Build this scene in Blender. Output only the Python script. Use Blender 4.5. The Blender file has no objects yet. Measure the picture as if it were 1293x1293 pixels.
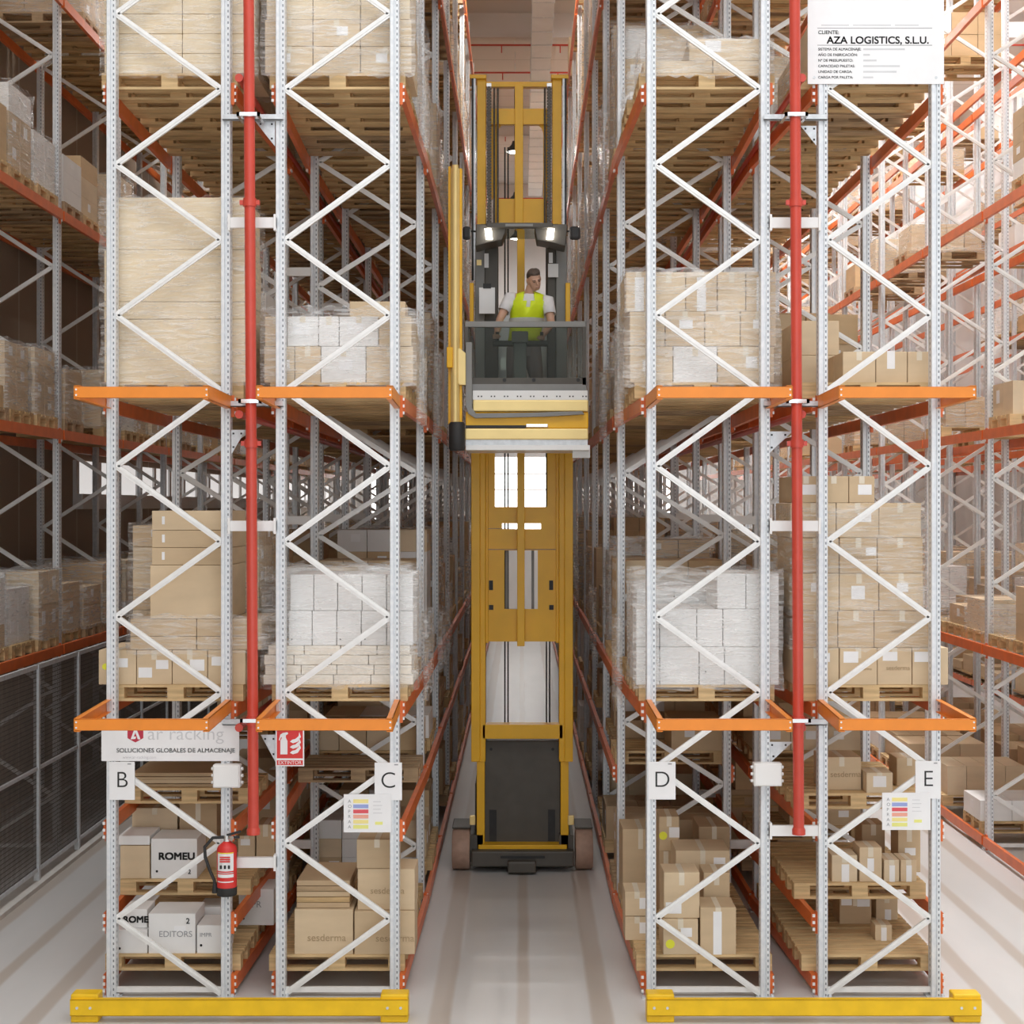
import bpy, bmesh, math, random
from mathutils import Vector, Matrix
PI = math.pi
sc = bpy.context.scene
COL = sc.collection

# ------------------------------------------------------------------ camera, sky, light, exposure
F = 1900.0; CX = 658.0; CY = 639.0; CH = 4.3; Z0 = 13.2
cd = bpy.data.cameras.new('camera'); cam = bpy.data.objects.new('camera', cd); COL.objects.link(cam)
cam.location = (0, 0, CH); cam.rotation_euler = (PI/2, 0, 0)
cd.sensor_width = 36; cd.lens = F/1293*36
cd.shift_x = -(CX-646.5)/1293; cd.shift_y = -(646.5-CY)/1293
cd.clip_end = 300
sc.camera = cam
sc.view_settings.view_transform = 'Standard'; sc.view_settings.look = 'None'
sc.view_settings.gamma = 1; sc.view_settings.use_curve_mapping = False
sc.view_settings.exposure = 0.76
wd = bpy.data.worlds.new('daylight'); sc.world = wd; wd.use_nodes = True
wd.node_tree.nodes['Background'].inputs[0].default_value = (0.90, 0.95, 1, 1)
wd.node_tree.nodes['Background'].inputs[1].default_value = 1.05
sc.cycles.max_bounces = 10; sc.cycles.diffuse_bounces = 5; sc.cycles.transparent_max_bounces = 24
sc.cycles.sample_clamp_indirect = 6
def area(name, loc, rot, sx, sy, power, color=(1, 1, 1)):
    l = bpy.data.lights.new(name, 'AREA'); l.shape = 'RECTANGLE'; l.size = sx; l.size_y = sy
    l.energy = power; l.color = color
    o = bpy.data.objects.new(name, l); COL.objects.link(o); o.location = loc; o.rotation_euler = rot
    return o
# unseen fill lights added at roof height: front hall, left and right aisles
area('hall_fill', (0, 5, 15.2), (0, 0, 0), 18, 7, 900, (.97, .985, 1))
for ax, pw in ((-4.73, 120), (4.75, 480)):
    for k in range(4):
        area('aisle_fill', (ax, 17+10*k, 15.2), (0, 0, 0), 1.6, 8.5, pw, (.96, .98, 1))  # added to brighten the outer aisles, the right one more strongly
area('right_fill', (10.2, 32, 15.2), (0, 0, 0), 2.4, 40, 800, (.96, .98, 1))  # added fill to brighten the far-right racks, no such roof opening seen

def px(x, y, Y):
    "world x, z of what the photograph shows at x, y when it stands at distance Y"
    return (x-CX)*Y/F, CH-(y-CY)*Y/F

# ------------------------------------------------------------------ materials
def nt(name):
    m = bpy.data.materials.new(name); m.use_nodes = True
    t = m.node_tree
    return m, t, t.nodes['Principled BSDF']
def N(t, kind, **kw):
    n = t.nodes.new(kind)
    for k, v in kw.items():
        if k in n.inputs.keys(): n.inputs[k].default_value = v
        else: setattr(n, k, v)
    return n
def mathn(t, op, a, b=None):
    n = t.nodes.new('ShaderNodeMath'); n.operation = op
    for i, x in enumerate((a, b)):
        if x is None: continue
        if isinstance(x, (int, float)): n.inputs[i].default_value = x
        else: t.links.new(x, n.inputs[i])
    return n.outputs[0]
def pbr(name, col, rough=.5, metal=0, var=.08, scale=6, bump=0, stretch=(1, 1, 1), emit=None, bscale=None):
    m, t, b = nt(name)
    b.inputs['Roughness'].default_value = rough; b.inputs['Metallic'].default_value = metal
    tc = N(t, 'ShaderNodeTexCoord'); mp = N(t, 'ShaderNodeMapping'); mp.inputs['Scale'].default_value = stretch
    t.links.new(tc.outputs['Object'], mp.inputs[0])
    nz = N(t, 'ShaderNodeTexNoise', Scale=scale, Detail=4.0); t.links.new(mp.outputs[0], nz.inputs['Vector'])
    cr = N(t, 'ShaderNodeValToRGB')
    cr.color_ramp.elements[0].position = .3; cr.color_ramp.elements[1].position = .7
    cr.color_ramp.elements[0].color = (*[c*(1-var) for c in col], 1)
    cr.color_ramp.elements[1].color = (*[min(1, c*(1+var)) for c in col], 1)
    t.links.new(nz.outputs[0], cr.inputs[0]); t.links.new(cr.outputs[0], b.inputs['Base Color'])
    if bump:
        n2 = nz
        if bscale:
            n2 = N(t, 'ShaderNodeTexNoise', Scale=bscale, Detail=3.0); t.links.new(mp.outputs[0], n2.inputs['Vector'])
        bp = N(t, 'ShaderNodeBump', Strength=bump, Distance=.02); t.links.new(n2.outputs[0], bp.inputs['Height'])
        t.links.new(bp.outputs[0], b.inputs['Normal'])
    if emit:
        b.inputs['Emission Color'].default_value = (*emit[0], 1); b.inputs['Emission Strength'].default_value = emit[1]
    return m
M = {}
M['steel'] = pbr('galvanised_steel', (.66, .69, .71), .42, .25, .1, 22)
M['brace'] = pbr('bright_zinc', (.84, .84, .82), .4, .1, .05, 10)
M['white'] = pbr('white_enamel', (.86, .86, .84), .35, 0, .02, 4)
M['orange_rail'] = pbr('orange_rail_enamel', (.84, .26, .025), .4, 0, .06, 5)
M['orange'] = pbr('orange_enamel', (.72, .15, .03), .38, 0, .1, 5)
M['red'] = pbr('red_pipe_paint', (.58, .065, .04), .3, 0, .06, 5)
M['yellow'] = pbr('yellow_paint', (.86, .47, .004), .38, 0, .06, 3)
M['guard'] = pbr('guard_yellow', (.86, .53, .006), .4, 0, .08, 6)
M['pale_yellow'] = pbr('cream_yellow_metal', (.87, .66, .27), .28, .2, .05, 3)
M['grey'] = pbr('machine_grey', (.085, .075, .06), .5, 0, .12, 5)
M['midgrey'] = pbr('console_grey', (.25, .25, .24), .5, 0, .08, 5)
M['black'] = pbr('black_rubber', (.025, .025, .025), .6, 0, .2, 9)
M['wheel'] = pbr('worn_polyurethane', (.42, .27, .20), .6, 0, .12, 12)
M['chain'] = pbr('oily_chain', (.10, .085, .07), .5, .3, .3, 40)
M['chrome'] = pbr('chrome', (.8, .8, .8), .15, .9, .03, 5)
M['wood'] = pbr('pallet_wood', (.54, .37, .18), .75, 0, .3, 5, .3, (.6, 6, 6))
M['wood_b'] = pbr('pale_pallet_wood', (.64, .45, .23), .75, 0, .2, 5, .3, (.6, 6, 6))
M['wood_c'] = pbr('weathered_pallet_wood', (.44, .31, .18), .8, 0, .3, 5, .3, (.6, 6, 6))
for i, c in enumerate(((.60, .45, .28), (.66, .51, .33), (.54, .39, .235), (.70, .56, .38), (.62, .44, .25))):
    M['card%d' % i] = pbr('cardboard_%s' % 'abcde'[i], c, .75, 0, .06, 2.5, .06, (1, 1, 3))
M['bigcard'] = pbr('pale_cardboard', (.76, .63, .44), .7, 0, .05, 2, .05, (1, 1, 3))
M['whitecard'] = pbr('white_cardboard', (.82, .81, .79), .6, 0, .04, 3)
M['sack'] = pbr('paper_sack', (.86, .79, .68), .6, 0, .08, 8, .6, bscale=14)
M['paper'] = pbr('white_paper', (.86, .86, .86), .6, 0, .03, 5)
M['tape'] = pbr('parcel_tape', (.74, .66, .52), .3, 0, .05, 9)
M['ytape'] = pbr('yellow_sticker', (.85, .85, .05), .5, 0, .02, 5)
M['ink'] = pbr('black_ink', (.02, .02, .02), .6, 0, .02, 5)
M['greyink'] = pbr('grey_ink', (.32, .32, .33), .6, 0, .05, 5)
M['paleink'] = pbr('pale_ink', (.62, .62, .63), .6, 0, .05, 5)
M['brownink'] = pbr('brown_ink', (.42, .30, .17), .7, 0, .1, 5)
M['logo'] = pbr('crimson_ink', (.5, .03, .06), .5, 0, .05, 5)
M['signred'] = pbr('fire_sign_red', (.68, .035, .03), .4, 0, .03, 5)
for nme, c in (('s_yel', (.9, .78, .3)), ('s_blue', (.33, .4, .72)), ('s_red', (.75, .1, .12)), ('s_org', (.85, .4, .3)), ('s_lim', (.82, .82, .25))):
    M[nme] = pbr('ink_'+nme[2:], c, .6, 0, .02, 5)
M['skin'] = pbr('skin', (.60, .36, .25), .5, 0, .06, 9)
M['hair'] = pbr('short_dark_hair', (.09, .065, .05), .7, 0, .3, 60, .4)
M['vest'] = pbr('hi_vis_fabric', (.78, .95, .02), .6, 0, .05, 12, .1)
M['reflect'] = pbr('reflective_tape', (.80, .84, .80), .35, .2, .03, 20)
M['shirt'] = pbr('white_cotton', (.80, .79, .80), .8, 0, .05, 14, .2)
M['trouser'] = pbr('grey_trouser', (.22, .19, .19), .8, 0, .1, 14, .2)
M['shoe'] = pbr('work_shoe', (.10, .085, .08), .6, 0, .15, 14)
M['eye'] = pbr('eye_dark', (.03, .02, .02), .3, 0, .02, 5)
M['lip'] = pbr('lip', (.42, .19, .16), .5, 0, .02, 5)
M['wallw'] = pbr('pale_wall_panel', (.70, .69, .68), .7, 0, .04, 1)
M['ceil'] = pbr('grey_roof_panel', (.60, .56, .54), .7, 0, .05, .6)
M['duct'] = pbr('white_duct_metal', (.82, .83, .84), .45, 0, .03, 3)
M['glow'] = pbr('lit_glass', (.9, .9, .9), .5, 0, 0, 1, emit=((1, .98, .95), 2.2))
M['dimglow'] = pbr('milky_lit_glass', (.7, .7, .7), .5, 0, 0, 1, emit=((1, .98, .96), .35))
M['lampglow'] = pbr('lit_lamp', (.9, .9, .9), .5, 0, 0, 1, emit=((1, .96, .88), 6))
M['mesh'] = pbr('dark_wire', (.12, .10, .085), .6, .2, .2, 9)
M['kerb'] = pbr('concrete_kerb', (.62, .60, .56), .85, 0, .08, 5, .1)

def make_floor():
    m, t, b = nt('polished_concrete')
    b.inputs['Roughness'].default_value = .32
    tc = N(t, 'ShaderNodeTexCoord'); sx = N(t, 'ShaderNodeSeparateXYZ'); t.links.new(tc.outputs['Object'], sx.inputs[0])
    mp = N(t, 'ShaderNodeMapping'); mp.inputs['Scale'].default_value = (1, .25, 1); t.links.new(tc.outputs['Object'], mp.inputs[0])
    nz = N(t, 'ShaderNodeTexNoise', Scale=1.3, Detail=6.0); t.links.new(mp.outputs[0], nz.inputs['Vector'])
    cr = N(t, 'ShaderNodeValToRGB'); cr.color_ramp.elements[0].position = .3; cr.color_ramp.elements[1].position = .72
    cr.color_ramp.elements[0].color = (.58, .575, .56, 1); cr.color_ramp.elements[1].color = (.67, .66, .645, 1)
    t.links.new(nz.outputs[0], cr.inputs[0])
    nz2 = N(t, 'ShaderNodeTexNoise', Scale=3.0, Detail=3.0); t.links.new(mp.outputs[0], nz2.inputs['Vector'])
    wob = mathn(t, 'MULTIPLY', mathn(t, 'SUBTRACT', nz2.outputs[0], .5), .05)
    xw = mathn(t, 'ADD', sx.outputs[0], wob)
    mask = None
    # tyre tracks worn into the floor along the three aisles
    for c, w in ((.02, .07), (-.68, .11), (.68, .11), (-4.73, .08), (-5.35, .1), (-4.1, .1), (4.75, .08), (5.4, .1), (4.1, .1)):
        d = mathn(t, 'ABSOLUTE', mathn(t, 'SUBTRACT', xw, c))
        k = mathn(t, 'SMOOTH_MIN', mathn(t, 'MAXIMUM', mathn(t, 'MULTIPLY', mathn(t, 'SUBTRACT', w, d), 30.0), 0.0), 1.0)
        mask = k if mask is None else mathn(t, 'MAXIMUM', mask, k)
    mx = N(t, 'ShaderNodeMix', data_type='RGBA')
    t.links.new(mathn(t, 'MULTIPLY', mask, mathn(t, 'ADD', mathn(t, 'MULTIPLY', nz.outputs[0], .5), .5)), mx.inputs[0])
    t.links.new(cr.outputs[0], mx.inputs[6]); mx.inputs[7].default_value = (.46, .39, .325, 1)
    t.links.new(mx.outputs[2], b.inputs['Base Color'])
    return m
M['floor'] = make_floor()

def make_post():
    m, t, b = nt('perforated_upright_steel')
    b.inputs['Roughness'].default_value = .42; b.inputs['Metallic'].default_value = .2
    tc = N(t, 'ShaderNodeTexCoord'); s = N(t, 'ShaderNodeSeparateXYZ'); t.links.new(tc.outputs['Object'], s.inputs[0])
    nz = N(t, 'ShaderNodeTexNoise', Scale=25.0, Detail=4.0); t.links.new(tc.outputs['Object'], nz.inputs['Vector'])
    cr = N(t, 'ShaderNodeValToRGB'); cr.color_ramp.elements[0].position = .3; cr.color_ramp.elements[1].position = .7
    cr.color_ramp.elements[0].color = (.68, .71, .74, 1); cr.color_ramp.elements[1].color = (.80, .82, .83, 1)
    t.links.new(nz.outputs[0], cr.inputs[0])
    fz = mathn(t, 'FRACT', mathn(t, 'DIVIDE', s.outputs[2], .05))
    zz = mathn(t, 'LESS_THAN', mathn(t, 'ABSOLUTE', mathn(t, 'SUBTRACT', fz, .5)), .22)
    dx = mathn(t, 'LESS_THAN', mathn(t, 'ABSOLUTE', mathn(t, 'SUBTRACT', s.outputs[0], .023)), .0055)
    fr = mathn(t, 'GREATER_THAN', mathn(t, 'ABSOLUTE', s.outputs[1]), .047)
    dy = mathn(t, 'LESS_THAN', mathn(t, 'ABSOLUTE', mathn(t, 'ADD', s.outputs[1], .005)), .008)
    sd = mathn(t, 'GREATER_THAN', mathn(t, 'ABSOLUTE', s.outputs[0]), .041)
    hole = mathn(t, 'MULTIPLY', zz, mathn(t, 'MAXIMUM', mathn(t, 'MULTIPLY', dx, fr), mathn(t, 'MULTIPLY', dy, sd)))
    mx = N(t, 'ShaderNodeMix', data_type='RGBA'); t.links.new(hole, mx.inputs[0])
    t.links.new(cr.outputs[0], mx.inputs[6]); mx.inputs[7].default_value = (.20, .22, .24, 1)
    t.links.new(mx.outputs[2], b.inputs['Base Color'])
    return m
M['post'] = make_post()

def make_film(name, lo, hi):
    m, t, b = nt(name)
    b.inputs['Base Color'].default_value = (.93, .93, .92, 1); b.inputs['Roughness'].default_value = .22
    b.inputs['Specular IOR Level'].default_value = .8
    tc = N(t, 'ShaderNodeTexCoord'); mp = N(t, 'ShaderNodeMapping'); mp.inputs['Scale'].default_value = (1.2, 1.2, 9)
    t.links.new(tc.outputs['Object'], mp.inputs[0])
    nz = N(t, 'ShaderNodeTexNoise', Scale=2.6, Detail=5.0, Distortion=1.4); t.links.new(mp.outputs[0], nz.inputs['Vector'])
    mr = N(t, 'ShaderNodeMapRange'); mr.inputs[1].default_value = .38; mr.inputs[2].default_value = .72
    mr.inputs[3].default_value = lo; mr.inputs[4].default_value = hi
    t.links.new(nz.outputs[0], mr.inputs[0]); t.links.new(mr.outputs[0], b.inputs['Alpha'])
    bp = N(t, 'ShaderNodeBump', Strength=.7, Distance=.03); t.links.new(nz.outputs[0], bp.inputs['Height'])
    t.links.new(bp.outputs[0], b.inputs['Normal'])
    return m
M['film'] = make_film('stretch_film', .03, .42)
M['film_thick'] = make_film('cloudy_stretch_film', .08, .5)

def make_glass():
    m, t, b = nt('tinted_screen')
    out = t.nodes['Material Output']
    tr = N(t, 'ShaderNodeBsdfTransparent'); tr.inputs[0].default_value = (.74, .77, .74, 1)
    b.inputs['Base Color'].default_value = (.12, .13, .125, 1); b.inputs['Roughness'].default_value = .06
    mx = N(t, 'ShaderNodeMixShader'); mx.inputs[0].default_value = .1
    t.links.new(tr.outputs[0], mx.inputs[1]); t.links.new(b.outputs[0], mx.inputs[2]); t.links.new(mx.outputs[0], out.inputs[0])
    return m
M['tint'] = make_glass()

def make_ribbed(name, a, c, period, axis):
    m, t, b = nt(name); b.inputs['Roughness'].default_value = .7
    tc = N(t, 'ShaderNodeTexCoord'); s = N(t, 'ShaderNodeSeparateXYZ'); t.links.new(tc.outputs['Object'], s.inputs[0])
    f = mathn(t, 'FRACT', mathn(t, 'DIVIDE', s.outputs[axis], period))
    k = mathn(t, 'LESS_THAN', f, .05)
    mx = N(t, 'ShaderNodeMix', data_type='RGBA'); t.links.new(k, mx.inputs[0])
    mx.inputs[6].default_value = (*a, 1); mx.inputs[7].default_value = (*c, 1)
    t.links.new(mx.outputs[2], b.inputs['Base Color'])
    return m
M['wallbrown'] = make_ribbed('brown_wall_panel', (.33, .255, .19), (.46, .40, .34), .95, 1)
M['roofrib'] = make_ribbed('roof_panel', (.62, .575, .55), (.50, .46, .44), 1.1, 1)

# ------------------------------------------------------------------ mesh helpers
class MB:
    def __init__(s): s.v = []; s.f = []; s.m = []; s.s = []
    def add(s, vs, fs, mi=0, smooth=False):
        o = len(s.v); s.v.extend(tuple(v) for v in vs)
        for f in fs:
            s.f.append(tuple(i+o for i in f)); s.m.append(mi); s.s.append(smooth)
        return s
    def box(s, x0, x1, y0, y1, z0, z1, mi=0):
        return s.add([(x0,y0,z0),(x1,y0,z0),(x1,y1,z0),(x0,y1,z0),(x0,y0,z1),(x1,y0,z1),(x1,y1,z1),(x0,y1,z1)],
              [(0,3,2,1),(4,5,6,7),(0,1,5,4),(1,2,6,5),(2,3,7,6),(3,0,4,7)], mi)
    def cbox(s, cx, cy, cz, sx, sy, sz, mi=0, rz=0):
        if not rz: return s.box(cx-sx/2, cx+sx/2, cy-sy/2, cy+sy/2, cz-sz/2, cz+sz/2, mi)
        c, n = math.cos(rz), math.sin(rz); vs = []
        for z in (-1, 1):
            for a, b in ((-1,-1),(1,-1),(1,1),(-1,1)):
                u, w = a*sx/2, b*sy/2
                vs.append((cx+u*c-w*n, cy+u*n+w*c, cz+z*sz/2))
        return s.add(vs, [(0,3,2,1),(4,5,6,7),(0,1,5,4),(1,2,6,5),(2,3,7,6),(3,0,4,7)], mi)
    def bar(s, p, q, w, h, mi=0, up=(0, 1, 0)):
        p, q = Vector(p), Vector(q); d = (q-p).normalized(); a = Vector(up).cross(d)
        if a.length < 1e-4: a = Vector((1, 0, 0)).cross(d)
        a.normalize(); b = d.cross(a).normalized(); vs = []
        for e in (p, q):
            for i, j in ((-1,-1),(1,-1),(1,1),(-1,1)): vs.append(e+a*(i*w/2)+b*(j*h/2))
        return s.add(vs, [(0,3,2,1),(4,5,6,7),(0,1,5,4),(1,2,6,5),(2,3,7,6),(3,0,4,7)], mi)
    def loft(s, rings, mi=0, caps=True, smooth=True):
        n = len(rings[0]); vs = [v for r in rings for v in r]; fs = []
        for k in range(len(rings)-1):
            for i in range(n):
                fs.append((k*n+i, k*n+(i+1) % n, (k+1)*n+(i+1) % n, (k+1)*n+i))
        s.add(vs, fs, mi, smooth)
        if caps:
            s.add(rings[0], [tuple(range(n))[::-1]], mi); s.add(rings[-1], [tuple(range(n))], mi)
        return s
    def tube(s, pts, r, n=12, mi=0, caps=True):
        pts = [Vector(p) for p in pts]; rs = r if isinstance(r, (list, tuple)) else [r]*len(pts)
        rings = []; ref = None
        for k, p in enumerate(pts):
            d = (pts[min(k+1, len(pts)-1)]-pts[max(k-1, 0)]).normalized()
            if ref is None:
                ref = Vector((0, 0, 1)) if abs(d.z) < .9 else Vector((1, 0, 0))
            a = (ref-d*ref.dot(d)).normalized(); ref = a; b = d.cross(a)
            rings.append([p+a*(rs[k]*math.cos(2*PI*i/n))+b*(rs[k]*math.sin(2*PI*i/n)) for i in range(n)])
        return s.loft(rings, mi, caps)
    def prism(s, poly, y0, y1, mi=0):
        "poly in x,z, extruded along y"
        n = len(poly)
        return s.add([(x, y0, z) for x, z in poly]+[(x, y1, z) for x, z in poly],
              [tuple(range(n)), tuple(range(2*n-1, n-1, -1))]+[(i, n+i, n+(i+1) % n, (i+1) % n) for i in range(n)], mi)
    def vprism(s, poly, z0, z1, mi=0):
        n = len(poly)
        return s.add([(x, y, z0) for x, y in poly]+[(x, y, z1) for x, y in poly],
              [tuple(range(n))[::-1], tuple(range(n, 2*n))]+[(i, (i+1) % n, n+(i+1) % n, n+i) for i in range(n)], mi)
    def ell(s, c, r, n=16, k=10, mi=0):
        rings = []
        for j in range(k+1):
            a = -PI/2+PI*j/k; q = max(math.cos(a), .02)
            rings.append([(c[0]+r[0]*q*math.cos(2*PI*i/n), c[1]+r[1]*q*math.sin(2*PI*i/n), c[2]+r[2]*math.sin(a)) for i in range(n)])
        return s.loft(rings, mi)
    def mesh(s, name, mats, fix=True):
        me = bpy.data.meshes.new(name); me.from_pydata(s.v, [], s.f)
        for m in (mats if isinstance(mats, (list, tuple)) else [mats]): me.materials.append(M[m] if isinstance(m, str) else m)
        me.polygons.foreach_set('material_index', s.m); me.polygons.foreach_set('use_smooth', s.s)
        if fix:
            bm = bmesh.new(); bm.from_mesh(me); bmesh.ops.recalc_face_normals(bm, faces=bm.faces); bm.to_mesh(me); bm.free()
        me.update(); return me
    def build(s, name, mats, parent=None, loc=(0, 0, 0), bevel=0, fix=True):
        return put(name, s.mesh(name, mats, fix), parent, loc, bevel)
def put(name, me, parent=None, loc=(0, 0, 0), bevel=0, rot=None):
    o = bpy.data.objects.new(name, me); COL.objects.link(o); o.location = loc
    if rot: o.rotation_euler = rot
    if parent: o.parent = parent
    if bevel:
        b = o.modifiers.new('soft_edge', 'BEVEL'); b.width = bevel; b.segments = 2; b.limit_method = 'ANGLE'
    return o
def tag(o, label, cat, group=None, kind=None):
    o['label'] = label; o['category'] = cat
    if group: o['group'] = group
    if kind: o['kind'] = kind
    return o
def thing(name, label, cat, loc=(0, 0, 0), group=None):
    o = bpy.data.objects.new(name, None); COL.objects.link(o); o.location = loc; o.empty_display_size = .1
    return tag(o, label, cat, group)
def struct(name, mb, mat):
    o = mb.build(name, mat); o['kind'] = 'structure'; return o
BOLD = {}
def text(body, name, mat, parent, loc, size, align='LEFT', bold=0, sx=1, rot=(PI/2, 0, 0)):
    c = bpy.data.curves.new(name, 'FONT'); c.body = body; c.size = size; c.align_x = align; c.extrude = .0006; c.offset = min(bold, 0)
    c.materials.append(M[mat]); o = bpy.data.objects.new(name, c); COL.objects.link(o)
    o.parent = parent; o.location = loc; o.rotation_euler = rot; o.scale = (sx, 1, 1)
    if bold > 0: BOLD[o.name] = bold
    return o
ORD = ['first', 'second', 'third', 'fourth', 'fifth', 'sixth', 'seventh', 'eighth', 'ninth', 'tenth', 'eleventh', 'twelfth', 'thirteenth', 'fourteenth']
NB = 14                                   # frames per row
def fy(n): return Z0+2.8*n

# ------------------------------------------------------------------ the hall
YE = 57.0; XL = -7.3; XR = 12.5; ZC = 15.4
struct('floor', MB().box(XL, XR, -8, YE, -.1, 0), 'floor')
struct('ceiling', MB().box(XL, XR, -8, YE, ZC, ZC+.15), 'roofrib')
struct('wall_left', MB().box(XL-.2, XL, -8, YE, -.1, ZC+.15), 'wallbrown')
struct('wall_right', MB().box(XR, XR+.2, -8, YE, -.1, ZC+.15), 'wallw')
struct('wall_back', MB().box(XL-.2, XR+.2, YE, YE+.2, -.1, ZC+.15), 'wallw')
for k in range(5):
    y = 16+9*k
    struct('trim_%d' % (k+1), MB().box(XL, XR, y-.12, y+.12, ZC-.55, ZC), 'ceil')
# end-wall windows
for k, x in enumerate((-4.9, -.02, 4.8)):
    w = 1.15
    mb = MB()
    for a, b, c, d in ((x-w, x+w, 6.15, 6.27), (x-w, x+w, 3.25, 3.37), (x-w, x-w+.08, 3.25, 6.27), (x+w-.08, x+w, 3.25, 6.27)):
        mb.box(a, b, YE-.1, YE, c, d)
    for q in (4.1, 4.9, 5.5): mb.box(x-w, x+w, YE-.09, YE-.02, q, q+.05)
    mb.box(x-.03, x+.03, YE-.09, YE-.02, 3.3, 6.2)
    fr = struct('window_%d' % (k+1), mb, 'wallw')
    MB().box(x-w+.05, x+w-.05, YE-.03, YE-.01, 3.3, 6.2).build('pane', 'glow', fr)
# strip of high windows along the left wall, white sill under it
mb = MB().box(XL, XL+.16, 24.5, YE, 4.25, 4.5)
for y in [24.5+1.3*i for i in range(26)]: mb.box(XL, XL+.06, y, y+.16, 4.5, 5.05)
fr = struct('window_4', mb, 'wallw')
MB().box(XL+.005, XL+.02, 24.6, YE, 4.5, 5.05).build('pane', 'dimglow', fr)

# white duct along the ceiling
d = thing('ventilation_duct', 'white ribbed ventilation duct running along the ceiling above the yellow mast', 'duct', (.46, 18, 14.6))
rb = MB().box(-.225, .225, 0, 32, 0, .35)
for k in range(33): rb.box(-.237, .237, .4+.95*k, .44+.95*k, -.012, .362, 1)
rb.build('duct_body', ['duct', 'steel'], d)
hg = MB()
for k in range(10):
    for q in (-.23, .23): MB().cbox(q, 1.2+3*k, .55, .015, .03, .52).build('hanger', 'steel', d)
# red sprinkler mains crossing under the ceiling
for k, (y, z, w) in enumerate(((34.6, 14.9, 'nearest the camera, above the mast'), (36.8, 14.9, 'second from the camera, just above the mast top'), (43.0, 14.9, 'seen through the mast beside a lamp'), (51.6, 14.85, 'farthest down the aisle'))):
    t = thing('sprinkler_pipe', 'thin red pipe crossing under the ceiling, '+w, 'pipe', (0, y, z), 'red sprinkler mains under the ceiling')
    MB().tube([(-7, 0, 0), (12, 0, 0)], .022, 8).build('pipe', 'red', t)
    dn = MB(); hm = MB()
    for x in (-5, -.45, .9, 5): dn.tube([(x, 0, 0), (x, 0, -.18)], .014, 6); hm.tube([(x+.3, 0, 0), (x+.3, 0, ZC-z)], .008, 6)
    dn.build('sprinkler_head', 'red', t); hm.build('hanger', 'steel', t)
# bell lamps above the aisles
lamp_parts = None
LW = {(0, 0): 'nearest'}
for ai, (ax, nm) in enumerate(((-.17, 'middle aisle'), (-4.6, 'left aisle'), (4.9, 'right aisle'))):
    for k in range(4):
        y = (26.5, 40, 46.5, 53)[k] if ai == 0 else 22+8*k
        t = thing('bell_lamp', 'black bell-shaped ceiling lamp, %s above the %s' % ('nearest' if k == 0 else ORD[k]+' from front', nm), 'lamp', (ax, y, 13.7), 'bell lamps above the aisles')
        if lamp_parts is None:
            a = MB().tube([(0, 0, 0), (0, 0, .12), (0, 0, .2), (0, 0, .3)], [.23, .17, .09, .06], 20, caps=False).build('lamp_shade', 'black', t)
            b = MB().tube([(0, 0, .01), (0, 0, .03)], [.21, .20], 20).build('diffuser', 'lampglow', t)
            c = MB().tube([(0, 0, .3), (0, 0, 1.7)], .012, 6).build('cable', 'black', t)
            lamp_parts = (a, b, c)
        else:
            for p in lamp_parts:
                q = p.copy(); COL.objects.link(q); q.parent = t
        l = bpy.data.lights.new('lamp_light', 'AREA'); l.shape = 'DISK'; l.size = .4; l.energy = (70, 50, 110)[ai]; l.color = (1, .985, .96)
        lo = bpy.data.objects.new('lamp_light', l); COL.objects.link(lo); lo.parent = t; lo.location = (0, 0, -.02)

# ------------------------------------------------------------------ racks: rows, frames, beams
LV = {'floor': .12, 'shin': .66, 'waist': 1.47, 'low': 2.51, 'mid': 5.19, 'high': 7.93, 'top': 10.6, 'crest': 13.25}
LNAME = {'floor': 'floor level', 'shin': 'knee-high shelf', 'waist': 'waist-high shelf', 'low': 'lower rail level', 'mid': 'upper rail level', 'high': 'high level', 'top': 'second highest level', 'crest': 'highest level'}
# name: (x of the two posts of the front frame, of the others), first frame, words
ROWS = {
 'A': ((-6.9, -5.8), (-6.9, -5.8), 1, 'far-left rack', -1),
 'B': ((-3.585, -2.584), (-3.66, -2.515), 0, 'rack B', -1),
 'C': ((-2.105, -1.107), (-2.195, -1.071), 0, 'rack C', 1),
 'D': ((1.138, 2.135), (1.061, 2.185), 0, 'rack D', -1),
 'E': ((2.64, 3.627), (2.51, 3.66), 0, 'rack E', 1),
 'F': ((5.85, 6.95), (5.85, 6.95), 1, 'far-right rack', -1),
 'G': ((7.4, 8.5), (7.4, 8.5), 2, 'second rack on far right', 1),
 'H': ((10.75, 11.85), (10.75, 11.85), 2, 'farthest rack by right wall', -1),
}
# in B and D the aisle is on the -x side; in C and E on the +x side
def posts(r, n): return ROWS[r][0] if n == 0 else ROWS[r][1]
H = 13.95
prof = [(-.042, .05), (-.042, -.04), (-.036, -.05), (-.009, -.05), (-.005, -.036), (.005, -.036), (.009, -.05), (.036, -.05), (.042, -.04), (.042, .05)]
post_me = MB().vprism(prof, 0, H).mesh('post', 'post')
foot_me = MB().cbox(0, 0, .006, .16, .15, .012).cbox(.06, -.05, .02, .025, .025, .03).cbox(-.06, .05, .02, .025, .025, .03).mesh('foot_plate', 'steel')
brace_cache = {}
def brace_mesh(W, up):
    k = (round(W, 3), up)
    if k not in brace_cache:
        a = W/2-.04
        mb = MB(); s = 1 if up else -1
        mb.bar((a*s, 0, 0), (-a*s, 0, .66), .05, .028)
        mb.bar((a*s+.0, -.016, 0), (-a*s, -.016, .66), .014, .006)
        brace_cache[k] = mb.mesh('brace', 'brace')
    return brace_cache[k]
far_cache = {}
FRAMES = 0
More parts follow.
